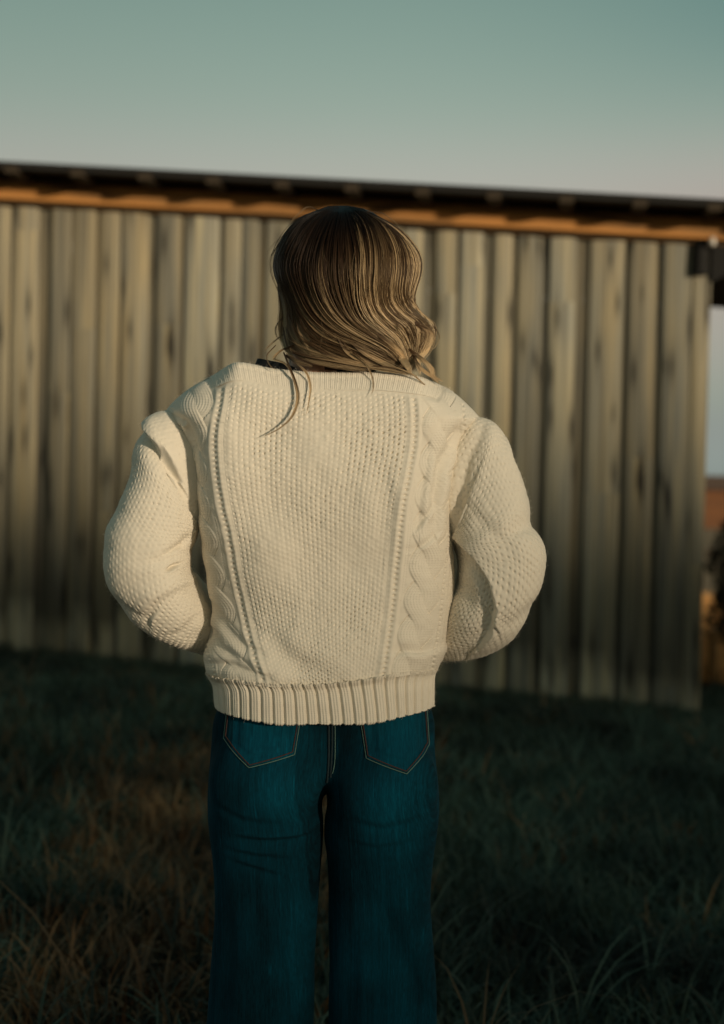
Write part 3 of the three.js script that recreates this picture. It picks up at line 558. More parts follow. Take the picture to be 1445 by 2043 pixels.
{ // loose wool fibres standing off the knit
  const F = soup(), meshes = [sweater, ...sweater.children.filter((c) => ['sleeve', 'hem_ribbing', 'neck_ribbing'].includes(c.name))];
  for (const m of meshes) {
    const P = m.geometry.attributes.position, N = m.geometry.attributes.normal, n = m.name === 'sleeve' ? 4600 : m === sweater ? 5200 : 1100;
    for (let i = 0; i < n; i++) {
      const v = Math.floor(rnd() * P.count), p = new THREE.Vector3().fromBufferAttribute(P, v), d = new THREE.Vector3().fromBufferAttribute(N, v), t = new THREE.Vector3(rr(-1, 1), rr(-1, 1), rr(-1, 1)), L = rr(0.002, 0.006), pts = [p];
      for (let k = 0; k < 3; k++) { d.addScaledVector(t, 0.45).normalize(); pts.push(pts[k].clone().addScaledVector(d, L / 3)); }
      tubeInto(F, pts, (q) => 0.00011 * (1 - 0.6 * q), 3, () => [1, 1, 1]);
    }
  }
  const f = mesh('wool_fuzz', soupGeo(F), wool, sweater); f.userData.kind = 'stuff';
}

// ---- the body: one continuous skin surface under the clothes, with finer grids for head and hands
{
  const V = (x, y, z) => [LX(x), LY(y), z * S];
  const sm = (a, b, k) => { const h = clamp(0.5 + 0.5 * (b - a) / k, 0, 1); return lerp(b, a, h) - k * h * (1 - h); };
  const bone = (a, b, ra, rb) => ({ a, b, ra: ra * S, rb: rb * S, d: [b[0] - a[0], b[1] - a[1], b[2] - a[2]], l2: (b[0] - a[0]) ** 2 + (b[1] - a[1]) ** 2 + (b[2] - a[2]) ** 2 });
  const bd = (q, x, y, z) => { const ax = x - q.a[0], ay = y - q.a[1], az = z - q.a[2], t = clamp((ax * q.d[0] + ay * q.d[1] + az * q.d[2]) / q.l2, 0, 1); return Math.hypot(ax - t * q.d[0], ay - t * q.d[1], az - t * q.d[2]) - lerp(q.ra, q.rb, t); };
  const ell = (c, r, x, y, z) => { const k = Math.hypot((x - c[0]) / r[0], (y - c[1]) / r[1], (z - c[2]) / r[2]); return (k - 1) * Math.min(...r); };
  const wL = [hL.end.x, hL.end.y, hL.end.z], wR = [hR.end.x, hR.end.y, hR.end.z];
  const bones = [
    bone(V(656, 640, -14), V(642, 770, 6), 60, 66), bone(V(650, 800, -10), V(500, 880, 0), 50, 46), bone(V(650, 800, -10), V(810, 884, 0), 50, 46), bone(V(646, 850, -5), V(646, 1050, -5), 105, 100), bone(V(590, 900, -10), V(600, 1150, -5), 88, 82), bone(V(702, 900, -10), V(690, 1150, -5), 88, 82), bone(V(600, 1200, 0), V(560, 1440, 0), 84, 92), bone(V(690, 1200, 0), V(735, 1440, 0), 84, 92),
    bone(V(390, 920, 2), V(292, 1115, 16), 36, 36), bone(V(500, 880, 0), V(390, 920, 2), 44, 38), bone(V(292, 1115, 16), V(330, 1180, -8), 36, 33), bone(V(330, 1180, -8), V(365, 1221, -46), 33, 31), bone(V(365, 1221, -46), V(416, 1262, -112), 31, 28), bone(V(416, 1262, -112), V(...wL), 28, 26), bone(V(908, 925, 2), V(996, 1120, 16), 36, 36), bone(V(810, 884, 0), V(908, 925, 2), 44, 38), bone(V(996, 1120, 16), V(968, 1214, -14), 36, 34), bone(V(968, 1214, -14), V(942, 1248, -46), 34, 32), bone(V(942, 1248, -46), V(888, 1285, -114), 32, 28), bone(V(888, 1285, -114), V(...wR), 28, 26),
    bone(V(535, 1480, 0), V(528, 1980, -6), 92, 58), bone(V(528, 1980, -6), V(520, 2480, 6), 58, 36), bone(V(762, 1480, 0), V(764, 1980, -6), 92, 58), bone(V(764, 1980, -6), V(770, 2480, 6), 58, 36),
    bone(V(520, 2500, 20), V(512, 2548, -110), 36, 24), bone(V(770, 2500, 20), V(778, 2548, -110), 36, 24)];
  const fb = (x, y, z) => { let d = 1; for (const q of bones) d = sm(d, bd(q, x, y, z), 0.022); return d; };
  const body = surfaceNets(fb, [LX(215), LY(2584), -0.2], [LX(1085), LY(600), 0.13], 0.0085);
  const hc = V(690, 565, -28), eye = LY(575);
  const fh = (x, y, z) => {
    let d = ell(hc, [92 * S, 122 * S, 116 * S], x, y, z);
    d = sm(d, ell(V(684, 640, -60), [66 * S, 58 * S, 74 * S], x, y, z), 0.03);
    d = sm(d, bd(bone(V(668, 640, -20), V(652, 770, -12), 58, 64), x, y, z), 0.02);
    const nose = bone(V(686, 580, -140), V(684, 612, -158), 10, 15); d = sm(d, bd(nose, x, y, z), 0.012);
    for (const s of [-1, 1]) { d = -sm(-d, ell(V(688 + s * 36, 577, -144), [20 * S, 12 * S, 14 * S], x, y, z), 0.008); d = sm(d, ell(V(688 + s * 36, 578, -126), [14 * S, 12 * S, 12 * S], x, y, z), 0.002); d = sm(d, ell(V(690 + s * 96, 592, -22), [11 * S, 30 * S, 20 * S], x, y, z), 0.006); }
    d = sm(d, ell(V(684, 650, -136), [24 * S, 6 * S, 10 * S], x, y, z), 0.004); d = sm(d, ell(V(684, 662, -133), [20 * S, 7 * S, 10 * S], x, y, z), 0.003);
    return d;
  };
  const head = surfaceNets(fh, [LX(570), LY(775), -0.14], [LX(805), LY(425), 0.09], 0.0042);
  const parts = [body, head];
  for (const [w, h, sx] of [[wL, hL, 1], [wR, hR, -1]]) {  // hands resting on the front of the waist, fingers slightly curled
    const p = new THREE.Vector3(...w), f = new THREE.Vector3(sx * 0.92, 0.28, -0.1).normalize(), up = new THREE.Vector3(sx * 0.28, -0.95, 0).normalize(), nn = new THREE.Vector3(0, 0, 1);
    const pt = (a, b, c) => { const q = p.clone().addScaledVector(f, a).addScaledVector(up, b).addScaledVector(nn, c); return V(q.x, q.y, q.z); };
    const bs = [bone(pt(-20, 0, 0), pt(10, 0, 0), 26, 26), bone(pt(20, -18, 0), pt(82, -26, 0), 17, 14), bone(pt(20, 0, 0), pt(86, -4, 0), 17, 14), bone(pt(20, 14, 0), pt(78, 22, 0), 17, 13)], fr = [];
    [[-28, 96], [-9, 108], [9, 100], [26, 82]].forEach(([b, L], i) => { const q0 = pt(78, b * 0.9, 0), q1 = pt(78 + L * 0.45, b, 4), q2 = pt(78 + L * 0.75, b, 16), q3 = pt(78 + L * 0.93, b, 30); fr.push(bone(q0, q1, 11.5, 10.5), bone(q1, q2, 10.5, 9.5), bone(q2, q3, 9.5, 8)); });
    fr.push(bone(pt(16, -26, 6), pt(50, -52, 14), 15, 12), bone(pt(50, -52, 14), pt(82, -58, 22), 12, 9.5));
    const all = (x, y, z) => { let d = 1; for (const q of bs) d = sm(d, bd(q, x, y, z), 0.01); let e = 1; for (const q of fr) e = Math.min(e, bd(q, x, y, z)); return sm(d, e, 0.005); };
    const lo = [1e9, 1e9, 1e9], hi = [-1e9, -1e9, -1e9]; for (const q of [...bs, ...fr]) for (const e of [q.a, q.b]) for (let k = 0; k < 3; k++) { lo[k] = Math.min(lo[k], e[k] - 0.03); hi[k] = Math.max(hi[k], e[k] + 0.03); }
    parts.push(surfaceNets(all, lo, hi, 0.003));
  }
  const G = mergeGeometries(parts.map((q) => indexed(q.pos, q.idx, null, null, q.nrm)));
  mesh('body', G, new THREE.MeshPhysicalMaterial({ color: rgb(0.42, 0.22, 0.13), roughness: 0.55, side: THREE.DoubleSide }), person);
  // dark top whose edge shows at the nape
  mesh('dark_top', gridMesh(160, 14, true, (i, j) => { const a = i / 160 * 2 * Math.PI, t = j / 13, y = 742 + t * 60 + 6 * Math.cos(a * 2) + 13 * Math.exp(-(((a + 0.05) / 0.3) ** 2)) + 13 * Math.exp(-(((a - 6.23) / 0.3) ** 2)), r = lerp(1, 1.2, t); return [642 + 116 * r * Math.sin(a) - 10, y - 10 * Math.sin(-a) - 6, -6 + (72 + 18 * t) * Math.cos(a)]; }, null), std({ color: rgb(0.008, 0.008, 0.009) }), person, 'black top showing inside the neckline');
}

// ---- jeans
const lo_ = curve1([[1300, 452], [1400, 440], [1440, 429], [1500, 423], [1560, 419], [1620, 418], [1660, 421], [1700, 426], [1760, 430], [1830, 429], [1900, 424], [1980, 418], [2043, 413], [2200, 400], [2560, 372]]);
const li_ = curve1([[1300, 700], [1520, 690], [1560, 664], [1575, 652], [1597, 643], [1630, 645], [1655, 646], [1690, 644], [1733, 640], [1812, 634], [1888, 630], [2004, 627], [2043, 626], [2200, 626], [2560, 634]]);
const ri_ = curve1([[1300, 590], [1520, 600], [1560, 640], [1575, 651], [1597, 654], [1630, 650], [1655, 648], [1690, 651], [1733, 655], [1812, 657], [2043, 656], [2200, 654], [2560, 645]]);
const ro_ = curve1([[1300, 842], [1400, 856], [1440, 865], [1500, 868], [1560, 873], [1610, 875], [1660, 870], [1700, 864], [1760, 858], [1800, 857], [1850, 860], [1900, 866], [1980, 871], [2043, 872], [2200, 884], [2560, 916]]);
const jb = curve1([[1300, 92], [1440, 98], [1540, 116], [1620, 118], [1720, 100], [1850, 92], [2000, 94], [2200, 104], [2560, 128]]);
const jeanFolds = creaser([
  { p: [[480, 1640], [540, 1646], [600, 1645], [632, 1640]], a: -7, w: 12, a2: 5, w2: 10 }, { p: [[470, 1668], [520, 1676], [580, 1682]], a: -4, w: 10, a2: 3, w2: 9 }, { p: [[476, 1690], [520, 1702], [565, 1716]], a: -4, w: 11, a2: 3, w2: 9 },
  { p: [[690, 1650], [750, 1660], [820, 1650]], a: -3, w: 16, a2: 2, w2: 12 }, { p: [[752, 1760], [796, 1860], [846, 1990], [860, 2100]], a: -6, w: 24, a2: 6, w2: 24, soft: 1 }, { p: [[548, 1840], [584, 1960], [606, 2100]], a: -5, w: 22, a2: 5, w2: 22, soft: 1 }, { p: [[452, 1740], [470, 1850], [452, 2000], [440, 2120]], a: -5, w: 22, a2: 4, w2: 22, soft: 1 }, { p: [[700, 1830], [706, 1950], [690, 2100]], a: -4, w: 20, a2: 4, w2: 20, soft: 1 }, { p: [[700, 1608], [760, 1622], [840, 1606]], a: -4, w: 12, a2: 3, w2: 12, soft: 1 }, { p: [[440, 1580], [500, 1606], [560, 1612]], a: -3, w: 10, a2: 3, w2: 10, soft: 1 },
  { p: [[661, 1440], [661, 1500], [658, 1570]], a: -6, w: 22, a2: -6, w2: 22, open: true },
]);
const jeanD = (x, y, z) => {
  const px = PXof(x), py = PYof(y), pz = z / S, b = jb(py);
  const leg = (o, i, zc) => { const cx = (o + i) / 2, a = Math.abs(i - o) / 2, k = Math.pow(Math.pow(Math.abs((px - cx) / a), 2.2) + Math.pow(Math.abs((pz - zc) / b), 2.2), 1 / 2.2); return (k - 1) * Math.min(a, b); };
  let d1 = leg(lo_(py), li_(py), 0), d2 = leg(ri_(py), ro_(py), 0);
  const but = (cx, cy) => { const k = Math.hypot((px - cx) / 106, (py - cy) / 108, (pz - 66) / 74); return (k - 1) * 74; };
  const sm = (a, c, k) => { const h = clamp(0.5 + 0.5 * (c - a) / k, 0, 1); return lerp(c, a, h) - k * h * (1 - h); };
  d1 = sm(d1, but(534, 1542), 14); d2 = sm(d2, but(764, 1546), 14);
  let d = py < 1600 ? sm(d1, d2, lerp(20, 5, smooth(1530, 1600, py))) : sm(d1, d2, 4);
  d += -(pz > -20 ? jeanFolds(px, py) * smooth(-20, 30, pz) : 0) - 1.6 * noise(px * 0.02, py * 0.012, pz * 0.02);
  d = Math.max(d, py - 2556, 1322 - py);
  return d * S;
};
function denimTexture() {
  const N = 1024, d = new Uint8Array(N * N * 4);
  for (let y = 0; y < N; y++) for (let x = 0; x < N; x++) {
    const slub = fbm(x * 0.3, y * 0.018, 1, 3), fine = noise(x * 0.8, y * 0.2, 4), tw = 0.1 * noise(x * 0.7, y * 0.7, 3), sp = noise(x * 0.33, y * 0.03, 8), big = fbm(x * 0.008, y * 0.008, 12, 3);
    const v = clamp(0.56 + 0.1 * slub + 0.08 * fine + tw * 0.3 + (sp > 0.75 ? (sp - 0.75) * 0.8 : 0) + 0.28 * big, 0.12, 1), o = (y * N + x) * 4;
    d[o] = 110 * v; d[o + 1] = 200 * v; d[o + 2] = 225 * v; d[o + 3] = 255;
  }
  const t = new THREE.DataTexture(d, N, N); t.colorSpace = THREE.SRGBColorSpace; t.wrapS = t.wrapT = THREE.RepeatWrapping; t.magFilter = t.minFilter = THREE.LinearFilter; t.needsUpdate = true; return t;
}
{
  const dt = denimTexture(), denim = new THREE.MeshPhysicalMaterial({ map: dt, color: rgb(0.007, 0.23, 0.29), roughness: 0.95, specularIntensity: 0.25, bumpMap: dt, bumpScale: 0.00012, side: THREE.DoubleSide, sheen: 0.05, sheenColor: rgb(0.1, 0.8, 1), sheenRoughness: 0.5 });
  const wornAndLit = []; const j = surfaceNets(jeanD, [LX(360), LY(2570), -0.16], [LX(930), LY(1310), 0.16], 0.0042), uv = [];
  for (let p = 0; p < j.pos.length; p += 3) uv.push((j.pos[p] + 0.4 * j.pos[p + 2]) / 0.55, j.pos[p + 1] / 1.45);
  for (let p = 0; p < j.pos.length; p += 3) { const x = PXof(j.pos[p]), y = PYof(j.pos[p + 1]), n = 0.18 * noise(x * 0.03, y * 0.02, 4); const w = 0.72 + n + 0.5 * Math.exp(-(((x - 575) / 75) ** 2) - ((y - 1560) / 90) ** 2) + 0.75 * Math.exp(-(((x - 805) / 75) ** 2) - ((y - 1570) / 110) ** 2); wornAndLit.push(w, w, w); }   // paler worn seat, lit right hip and shaded legs, all put into the colour
  const jeans = mesh('jeans', indexed(j.pos, j.idx, wornAndLit, uv, j.nrm), new THREE.MeshPhysicalMaterial({ map: dt, color: denim.color, vertexColors: true, roughness: 0.95, specularIntensity: 0.25, bumpMap: dt, bumpScale: 0.00012, side: THREE.DoubleSide, sheen: 0.05, sheenColor: denim.sheenColor, sheenRoughness: 0.5 }), person, 'dark blue flared jeans');
  const zAt = (px, py) => { let a = 0.24, b = 0; const x = LX(px), y = LY(py); if (jeanD(x, y, b) > 0) return 0; for (let i = 0; i < 26; i++) { const m = (a + b) / 2; jeanD(x, y, m) > 0 ? a = m : b = m; } return a; };
  const back = (px, py) => [722 + (px - 722) * 0.945, 1000 + (py - 1000) * 0.945];       // as seen -> as measured on the nearer back surface
  const threadMat = std({ color: rgb(0.1, 0.19, 0.16), roughness: 0.8 }), rust = std({ color: rgb(0.05, 0.022, 0.016), roughness: 0.9 });
  const lineOn = (pts, lift, n = 60, fix = true) => resample(pts.map((p) => [...(fix ? back(...p) : p), 0]), n).map((q) => new THREE.Vector3(LX(q.x), LY(q.y), zAt(q.x, q.y) + lift));
  const poly = (pts, n) => { const out = []; for (let i = 0; i < pts.length - 1; i++) for (let k = 0; k < n; k++) out.push([lerp(pts[i][0], pts[i + 1][0], k / n), lerp(pts[i][1], pts[i + 1][1], k / n)]); out.push(pts[pts.length - 1]); return out; };
  const onPoly = (pts, lift) => poly(pts, 24).map((p) => { const [x, y] = back(...p); return new THREE.Vector3(LX(x), LY(y), zAt(x, y) + lift); });
  function pocket(P, inset, vee, label) {                  // P: pentagon top-left, bottom-left, tip, bottom-right, top-right
    const inside = (x, y) => { let m = 1e9; for (let i = 0; i < 5; i++) { const [x0, y0] = P[i], [x1, y1] = P[(i + 1) % 5], dx = x1 - x0, dy = y1 - y0; m = Math.min(m, -((x - x0) * dy - (y - y0) * dx) / Math.hypot(dx, dy) * -1); } return m; };
    const nu = 70, nv = 60, rows = [];
    const g = gridMesh(nu, nv, false, (i, jj) => {
      let u = i / (nu - 1), v = jj / (nv - 1);
      const edge = (u < 0.001 || u > 0.999 || v > 0.999) ? 0 : 1;
      const xl = (y) => lerp(P[0][0], P[1][0], y), tipF = (P[2][0] - P[1][0]) / (P[3][0] - P[1][0]);
      const botY = u < tipF ? lerp(P[1][1], P[2][1], u / tipF) : lerp(P[2][1], P[3][1], (u - tipF) / (1 - tipF)), topY = lerp(P[0][1], P[4][1], u);
      const y = lerp(topY, botY, v), x = lerp(lerp(P[0][0], P[4][0], u), lerp(P[1][0], P[3][0], u), v);
      const [bx, by] = back(x, y);
      let h = edge ? 2.6 : -1.5;
      if (edge) { const bo = Math.min(1 - v, Math.min(u, 1 - u) * 1.3); h += 2.4 * Math.exp(-(((bo - 0.34 + 0.1 * u) / 0.06) ** 2)) + 1.4 * Math.exp(-(((bo - 0.08) / 0.06) ** 2)) - 1.0 * Math.exp(-(((bo - 0.19) / 0.06) ** 2)) + 0.7 * noise(x * 0.05, y * 0.05); }
      return [bx, by, zAt(bx, by) / S + h];
    });
    const q = g.attributes.position, uvs = []; for (let i = 0; i < q.count; i++) uvs.push((q.getX(i) + 0.13) / 0.55, (q.getY(i) + 0.37) / 1.45); g.setAttribute('uv', new THREE.Float32BufferAttribute(uvs, 2));
    const m = mesh('back_pocket', g, denim, jeans, label);
    const th = soup(), e = P.slice(); tubeInto(th, onPoly([e[0], e[1], e[2], e[3], e[4]], 0.0018), () => 0.00065, 5, () => [1, 1, 1]); mesh('edge_thread', soupGeo(th), threadMat, m);
    const c = [(e[0][0] + e[3][0]) / 2, (e[0][1] + e[2][1]) / 2], inn = e.map((p, i) => [lerp(p[0], c[0], 0.055), i === 0 || i === 4 ? p[1] : p[1] - 5.5]);
    const st = soup(); tubeInto(st, onPoly(inn, 0.0036), () => 0.0009, 5, () => [1, 1, 1]); mesh('stitching', soupGeo(st), rust, m);
    return m;
  }
  pocket([[446, 1420], [440, 1484], [497, 1531], [587, 1509], [598, 1440]], 0, 0, 'left back pocket with pointed bottom');
  pocket([[719, 1440], [731, 1514], [812, 1544], [861, 1500], [856, 1420]], 0, 0, 'right back pocket with pointed bottom');
  const cs = soup(); tubeInto(cs, lineOn([[667, 1420], [668, 1480], [667, 1530], [663, 1551]], 0.001), () => 0.0006, 5, () => [1, 1, 1]); mesh('seam_thread', soupGeo(cs), threadMat, jeans);
  const ds = soup(); tubeInto(ds, lineOn([[654, 1420], [655, 1480], [654, 1545], [651, 1572]], 0.0004), () => 0.0017, 5, () => [1, 1, 1]); tubeInto(ds, lineOn([[661, 1420], [662, 1490], [659, 1560]], 0.0003), () => 0.0016, 5, () => [1, 1, 1]); mesh('centre_seam', soupGeo(ds), std({ color: rgb(0.006, 0.02, 0.026) }), jeans);
  // shoes, below the frame
  for (const x of [520, 772]) { const f = surfaceNets((X, Y, Z) => { const px = PXof(X) - x, py = PYof(Y), pz = Z / S; const t = clamp((30 - pz) / 180, 0, 1), w = lerp(40, 48, Math.sin(t * 2.2)); const k = Math.hypot(px / w, (py - 2545) / lerp(52, 34, t), (pz + 60) / 130); return Math.max((k - 1) * 34, py - 2583) * S; }, [LX(x - 60), LY(2590), -0.16], [LX(x + 60), LY(2480), 0.07], 0.005); mesh('shoe', indexed(f.pos, f.idx, null, null, f.nrm), std({ color: rgb(0.03, 0.02, 0.015), roughness: 0.5 }), person); }
}

// ---- hair
{
  const Zq = (X, Y) => [500 + X / 3.44, 400 + Y / 3.44];
  const hl = curve1([[421, 672], [426, 640], [434, 612], [446, 590], [465, 571], [490, 556], [520, 549], [550, 548], [575, 551], [600, 560], [640, 566], [680, 563], [715, 557], [760, 550]]);
  const hr = curve1([[421, 704], [426, 735], [434, 756], [446, 775], [465, 797], [490, 818], [515, 834], [540, 839], [570, 836], [600, 827], [615, 823], [635, 840], [655, 866], [675, 868], [700, 860], [730, 848], [760, 850]]);
  const hb = curve1([[420, 10], [424, 40], [434, 68], [450, 94], [480, 120], [520, 136], [560, 138], [600, 130], [640, 120], [680, 112], [715, 106], [760, 112]]);
  const HZ = -14, nearer = (x, y, z) => [722 + (x - 722) * (1 - z * S / 2.16), 985 + (y - 985) * (1 - z * S / 2.16)];   // as seen -> as measured
  const zOf = (px, py, layer = 1) => { const l = hl(py), r = hr(py), a = (r - l) / 2, q = clamp((px - (l + r) / 2) / a, -0.995, 0.995); return HZ + hb(py) * layer * Math.pow(1 - q * q, 0.5); };
  const G = [
    [[560, 74], [330, 165], [215, 310], [165, 460], [185, 570], [220, 650], [245, 760], [225, 880], [260, 960], [340, 1020], [460, 1070], [620, 1120], [800, 1170]],
    [[580, 72], [420, 150], [300, 320], [250, 480], [290, 620], [380, 800], [520, 930], [740, 1020], [930, 1110], [1110, 1195]],
    [[600, 72], [500, 170], [430, 330], [400, 500], [440, 680], [540, 830], [700, 940], [880, 1020], [1010, 1110], [1090, 1195]],
    [[620, 72], [590, 190], [555, 380], [555, 560], [600, 720], [680, 850], [800, 940], [930, 1030], [1020, 1120], [1085, 1200]],
    [[650, 72], [680, 200], [715, 380], [725, 560], [740, 720], [790, 830], [890, 920], [990, 1000], [1060, 1100], [1105, 1185]],
    [[680, 74], [780, 160], [830, 300], [840, 500], [835, 640], [860, 760], [935, 860], [1020, 930], [1075, 1020], [1100, 1110], [1125, 1180]],
    [[700, 78], [850, 170], [930, 330], [945, 480], [930, 620], [930, 720], [985, 800], [1080, 870], [1115, 970], [1110, 1080], [1110, 1170]],
    [[720, 82], [930, 195], [1020, 330], [1045, 460], [1030, 600], [1035, 690], [1100, 780], [1190, 850], [1225, 920], [1180, 1020], [1130, 1110], [1115, 1185]],
    [[740, 88], [1000, 225], [1110, 335], [1160, 420], [1162, 520], [1125, 640], [1115, 720], [1170, 805], [1250, 880], [1255, 950], [1190, 1050], [1145, 1140], [1160, 1200]]].map((g) => resample(g.map(([x, y]) => [...Zq(x, y), 0]), 40));
  const NP = 26;
  const guide = (g, t) => { g = clamp(g, 0, 7.999); const i = Math.floor(g), f = g - i, k = t * 39, a = Math.min(38, Math.floor(k)), h = k - a; const p = (q) => [lerp(q[a].x, q[a + 1].x, h), lerp(q[a].y, q[a + 1].y, h)]; const u = p(G[i]), w = p(G[i + 1]); return [lerp(u[0], w[0], f), lerp(u[1], w[1], f)]; };
  const out = soup();
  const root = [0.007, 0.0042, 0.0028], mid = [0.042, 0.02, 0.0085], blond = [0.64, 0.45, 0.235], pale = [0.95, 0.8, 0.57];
  const mixc = (a, b, t) => [0, 1, 2].map((k) => lerp(a[k], b[k], t));
  const clumps = []; for (let i = 0; i < 150; i++) clumps.push({ g: i / 149 * 8, w: rr(0.03, 0.09), lift: rr(-1, 1), hi: i % 3 === 0 || rnd() < 0.2 ? rr(0.65, 1) : rr(0, 0.22), ph: rr(0, 6.28), amp: rr(-1, 1), len: rr(0.9, 1.0), start: 0 });
  for (const c of clumps) c.start = -0.06 + rr(0.1, 0.4) + 0.22 * smooth(4.5, 1, c.g) - 0.06 * smooth(5, 8, c.g);
  // opaque under-layer that follows the hair mass
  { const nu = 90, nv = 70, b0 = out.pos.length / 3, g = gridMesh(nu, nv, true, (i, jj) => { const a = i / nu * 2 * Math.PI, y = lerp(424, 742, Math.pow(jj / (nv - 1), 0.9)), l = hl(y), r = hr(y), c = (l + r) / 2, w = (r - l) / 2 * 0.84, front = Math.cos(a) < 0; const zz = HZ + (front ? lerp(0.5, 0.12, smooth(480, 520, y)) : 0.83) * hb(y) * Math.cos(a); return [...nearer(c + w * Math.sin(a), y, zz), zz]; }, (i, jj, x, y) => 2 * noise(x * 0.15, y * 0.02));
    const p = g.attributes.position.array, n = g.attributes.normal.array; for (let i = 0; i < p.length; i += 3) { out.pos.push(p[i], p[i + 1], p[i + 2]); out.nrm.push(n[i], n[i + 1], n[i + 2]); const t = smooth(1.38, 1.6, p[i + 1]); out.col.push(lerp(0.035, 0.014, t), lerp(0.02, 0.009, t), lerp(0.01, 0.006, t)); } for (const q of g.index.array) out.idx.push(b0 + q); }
  const strand = (c, front) => {
    const dg = gauss() * (rnd() < 0.2 ? 2.5 : 1), g0 = clamp(c.g + dg * c.w, 0, 8), lay = 1.0 + 0.035 * c.lift - 0.03 * dg * dg + rr(-0.05, 0.03), len = c.len * rr(0.82, 1.03), wob = rr(-1, 1), fz = rr(0.0, 0.62), ph = rr(0, 6.28), start = c.start + rr(-0.1, 0.12), hi = clamp(c.hi + rr(-0.1, 0.1), 0, 1) * (0.55 + 0.45 * smooth(0.5, 5, g0)), stray = rnd() < 0.07 ? rr(0, 1) : 0, sx = rr(-1, 1), P = [];
    for (let i = 0; i < NP; i++) {
      const t = i / (NP - 1) * len, [x, y] = guide(g0, Math.min(t, 1));
      const spread = smooth(0.35, 1, t), X = x + c.amp * 5 * Math.sin(t * 9 + c.ph) * spread + wob * 4 * spread * Math.sin(t * 6 + ph) + dg * 2 * spread + stray * sx * 11 * Math.sin(t * 4 + ph), Y = y + wob * 5 * spread + (t > 1 ? (t - 1) * 90 : 0);
      let z = zOf(X, Y, lay + stray * 0.09) + 3.5 * c.lift * Math.sin(t * 7 + c.ph) * spread;
      if (front) z = HZ - (z - HZ) * fz;
      const q = nearer(X, Y, z); P.push(new THREE.Vector3(LX(q[0]), LY(q[1]), z * S));
    }
    const r0 = rr(0.00028, 0.00048);
    tubeInto(out, P, (t) => r0 * (t > 0.85 ? 1 - (t - 0.85) * 5.5 : 1), 3, (t) => { const a = smooth(0.08, 0.42, t), b = smooth(start, start + 0.4, t) * (0.05 + 0.95 * hi), c2 = smooth(start + 0.1, 0.95, t) * Math.pow(hi, 2.5) * 0.7; return mixc(mixc(mixc(root, mid, a), blond, b), pale, c2); });
  };
  for (let i = 0; i < 6800; i++) strand(clumps[Math.floor(rnd() * clumps.length)], false);
  for (let i = 0; i < 1300; i++) { const left = rnd() < 0.5; strand(clumps[Math.floor(left ? rr(0, 14) : rr(136, 149))], true); }
  // loose locks and flyaways, each given by its line
  const lock = (pts, n, spread, w, hi, z0 = 12, tip = 1) => { const C = pts.map(([x, y]) => Zq(x, y)); for (let i = 0; i < n; i++) { const o = gauss(), o2 = gauss(), L = rr(0.75, 1); const P = resample(C.map(([x, y], k) => { const f = Math.sin(Math.PI * clamp(k / (C.length - 1), 0, 1) * 0.85 + 0.25); return [x + o * spread * f, y + o2 * spread * 0.4, 0]; }), 26).slice(0, Math.max(8, Math.round(26 * L))).map((q) => new THREE.Vector3(LX(q.x), LY(q.y), 0));
    P.forEach((q, k) => { const py = PYof(q.y), px = PXof(q.x), body = smooth(685, 742, py) * torsoZ(px, Math.max(py, topCurve(clamp(px, 345, 950)) + 9)); const zz = Math.max(py < 745 ? zOf(px, py, 1.02) : 0, body) + z0 * 0.55 + Math.abs(o) * 3, m = nearer(px, py, zz); q.set(LX(m[0]), LY(m[1]), zz * S); });
    const h = clamp(hi + rr(-0.25, 0.25), 0, 1); tubeInto(out, P, (t) => w * (1 - 0.75 * t), 3, (t) => mixc(mixc([0.08, 0.043, 0.02], blond, h * smooth(0.1, 0.6, t)), pale, tip * 0.4 * h * t)); } };
  const torsoZ = (px, py) => { if (py < topCurve(clamp(px, 340, 955)) - 2) return 0; const s = clamp((px - xlC(py)) / (xrC(py) - xlC(py)) * 2 - 1, -0.98, 0.98), q = torsoBase(s, 1, 0, py); return q[2] + 7; };
  lock([[235, 1060], [275, 1160], [310, 1250], [330, 1340], [320, 1425], [280, 1505], [200, 1575], [105, 1625]], 60, 2.6, 0.00042, 0.5);
  lock([[255, 1075], [320, 1130], [390, 1200], [415, 1290], [408, 1370], [385, 1490]], 34, 3, 0.00035, 0.9);
  lock([[700, 1060], [770, 1110], [815, 1175], [840, 1245], [838, 1320], [825, 1350]], 22, 1.6, 0.0004, 0.6);
  lock([[840, 1150], [1000, 1165], [1120, 1215], [1180, 1268], [1255, 1310]], 26, 2.4, 0.0004, 0.5);
  lock([[1090, 1040], [1180, 1110], [1235, 1170], [1252, 1225], [1290, 1275]], 90, 5, 0.0004, 0.75, 4);
  lock([[1110, 1080], [1160, 1160], [1230, 1215], [1320, 1255]], 70, 4.5, 0.0004, 0.75, 4);
  lock([[180, 1010], [120, 1085], [150, 1155], [210, 1180]], 10, 2, 0.0004, 0.3);
  lock([[300, 1010], [210, 1050], [170, 1100], [240, 1130], [290, 1190]], 40, 3.5, 0.0004, 0.4);
  lock([[300, 1060], [420, 1090], [600, 1120], [760, 1150], [900, 1165], [1100, 1205]], 120, 4.5, 0.0004, 0.45, 8);
  lock([[230, 820], [182, 890], [188, 950], [225, 990]], 10, 2.2, 0.0003, 0.4, 2);
  lock([[240, 930], [150, 1000], [105, 1050], [140, 1090]], 9, 3, 0.00028, 0.4, 2);
  lock([[300, 230], [200, 300], [130, 380], [100, 470]], 5, 3, 0.00016, 0.3, 2);
  lock([[220, 300], [150, 420], [150, 520], [180, 600]], 9, 3, 0.00018, 0.3, 2);
  lock([[480, 110], [400, 80], [330, 130], [250, 220]], 9, 4, 0.00016, 0.3, 2);
  lock([[1000, 215], [1080, 280], [1150, 370], [1175, 450]], 10, 3, 0.0002, 0.6, 2);
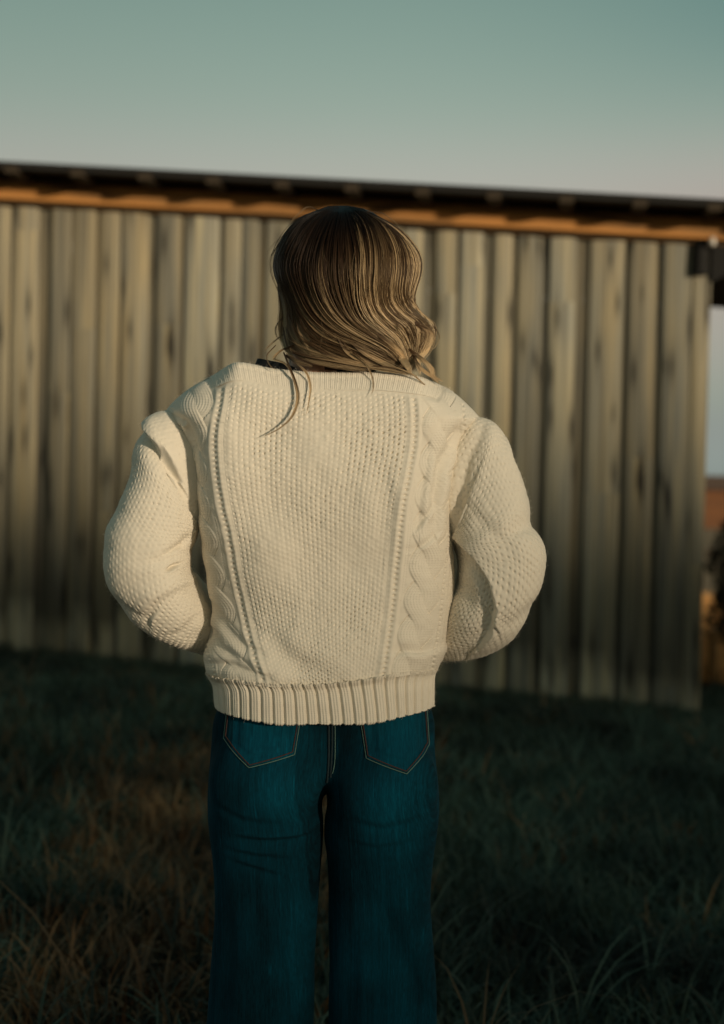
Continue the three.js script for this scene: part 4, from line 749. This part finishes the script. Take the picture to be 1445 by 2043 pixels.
  lock([[1250, 880], [1285, 950], [1265, 1010], [1220, 1060]], 10, 3, 0.0002, 0.8, 2);
  lock([[800, 110], [900, 120], [1000, 190], [1060, 260]], 8, 3, 0.00016, 0.2, 2);
  lock([[215, 640], [240, 800], [235, 920], [265, 1040], [330, 1130]], 110, 5, 0.00045, 0.25, 0);
  lock([[330, 800], [380, 950], [450, 1060], [560, 1140]], 110, 9, 0.00045, 0.45, 0);
  lock([[260, 800], [300, 960], [400, 1080], [520, 1125]], 120, 8, 0.00045, 0.3, 0);
  lock([[600, 950], [680, 1060], [800, 1130], [900, 1165]], 110, 7, 0.00045, 0.6, 0);
  lock([[420, 980], [520, 1060], [700, 1120], [860, 1160]], 110, 7, 0.00045, 0.4, 0);
  lock([[200, 590], [226, 760], [222, 900], [250, 1020], [305, 1125]], 150, 7, 0.0004, 0.45, 2);
  lock([[240, 900], [300, 1030], [420, 1105], [600, 1150], [820, 1180]], 170, 10, 0.00045, 0.3, 2);
  lock([[420, 1000], [560, 1085], [760, 1140], [960, 1180], [1090, 1200]], 170, 9, 0.00045, 0.5, 2);
  lock([[680, 980], [820, 1080], [960, 1150], [1080, 1205]], 150, 9, 0.00042, 0.7, 2);
  lock([[880, 940], [990, 1040], [1060, 1130], [1100, 1210]], 150, 9, 0.00042, 0.95, 2);
  lock([[1130, 860], [1225, 930], [1200, 1040], [1150, 1120], [1160, 1210]], 160, 8, 0.00042, 0.95, 2);
  lock([[250, 1080], [330, 1120], [430, 1150]], 80, 6, 0.0004, 0.2, 0);
  for (let i = 0; i < 46; i++) { const x = rr(450, 1050), y = rr(250, 850); lock([[x, y], [x + rr(-40, 30), y + rr(90, 150)], [x + rr(-90, 90), y + rr(200, 330)]], 1, 0, 0.00025, rr(0.4, 1), 5); }
  mesh('hair', soupGeo(out), new THREE.MeshPhysicalMaterial({ vertexColors: true, roughness: 0.42, specularIntensity: 0.4, side: THREE.DoubleSide }), person, 'shoulder-length wavy brown hair with blonde ends');
}

renderer.render(scene, camera);
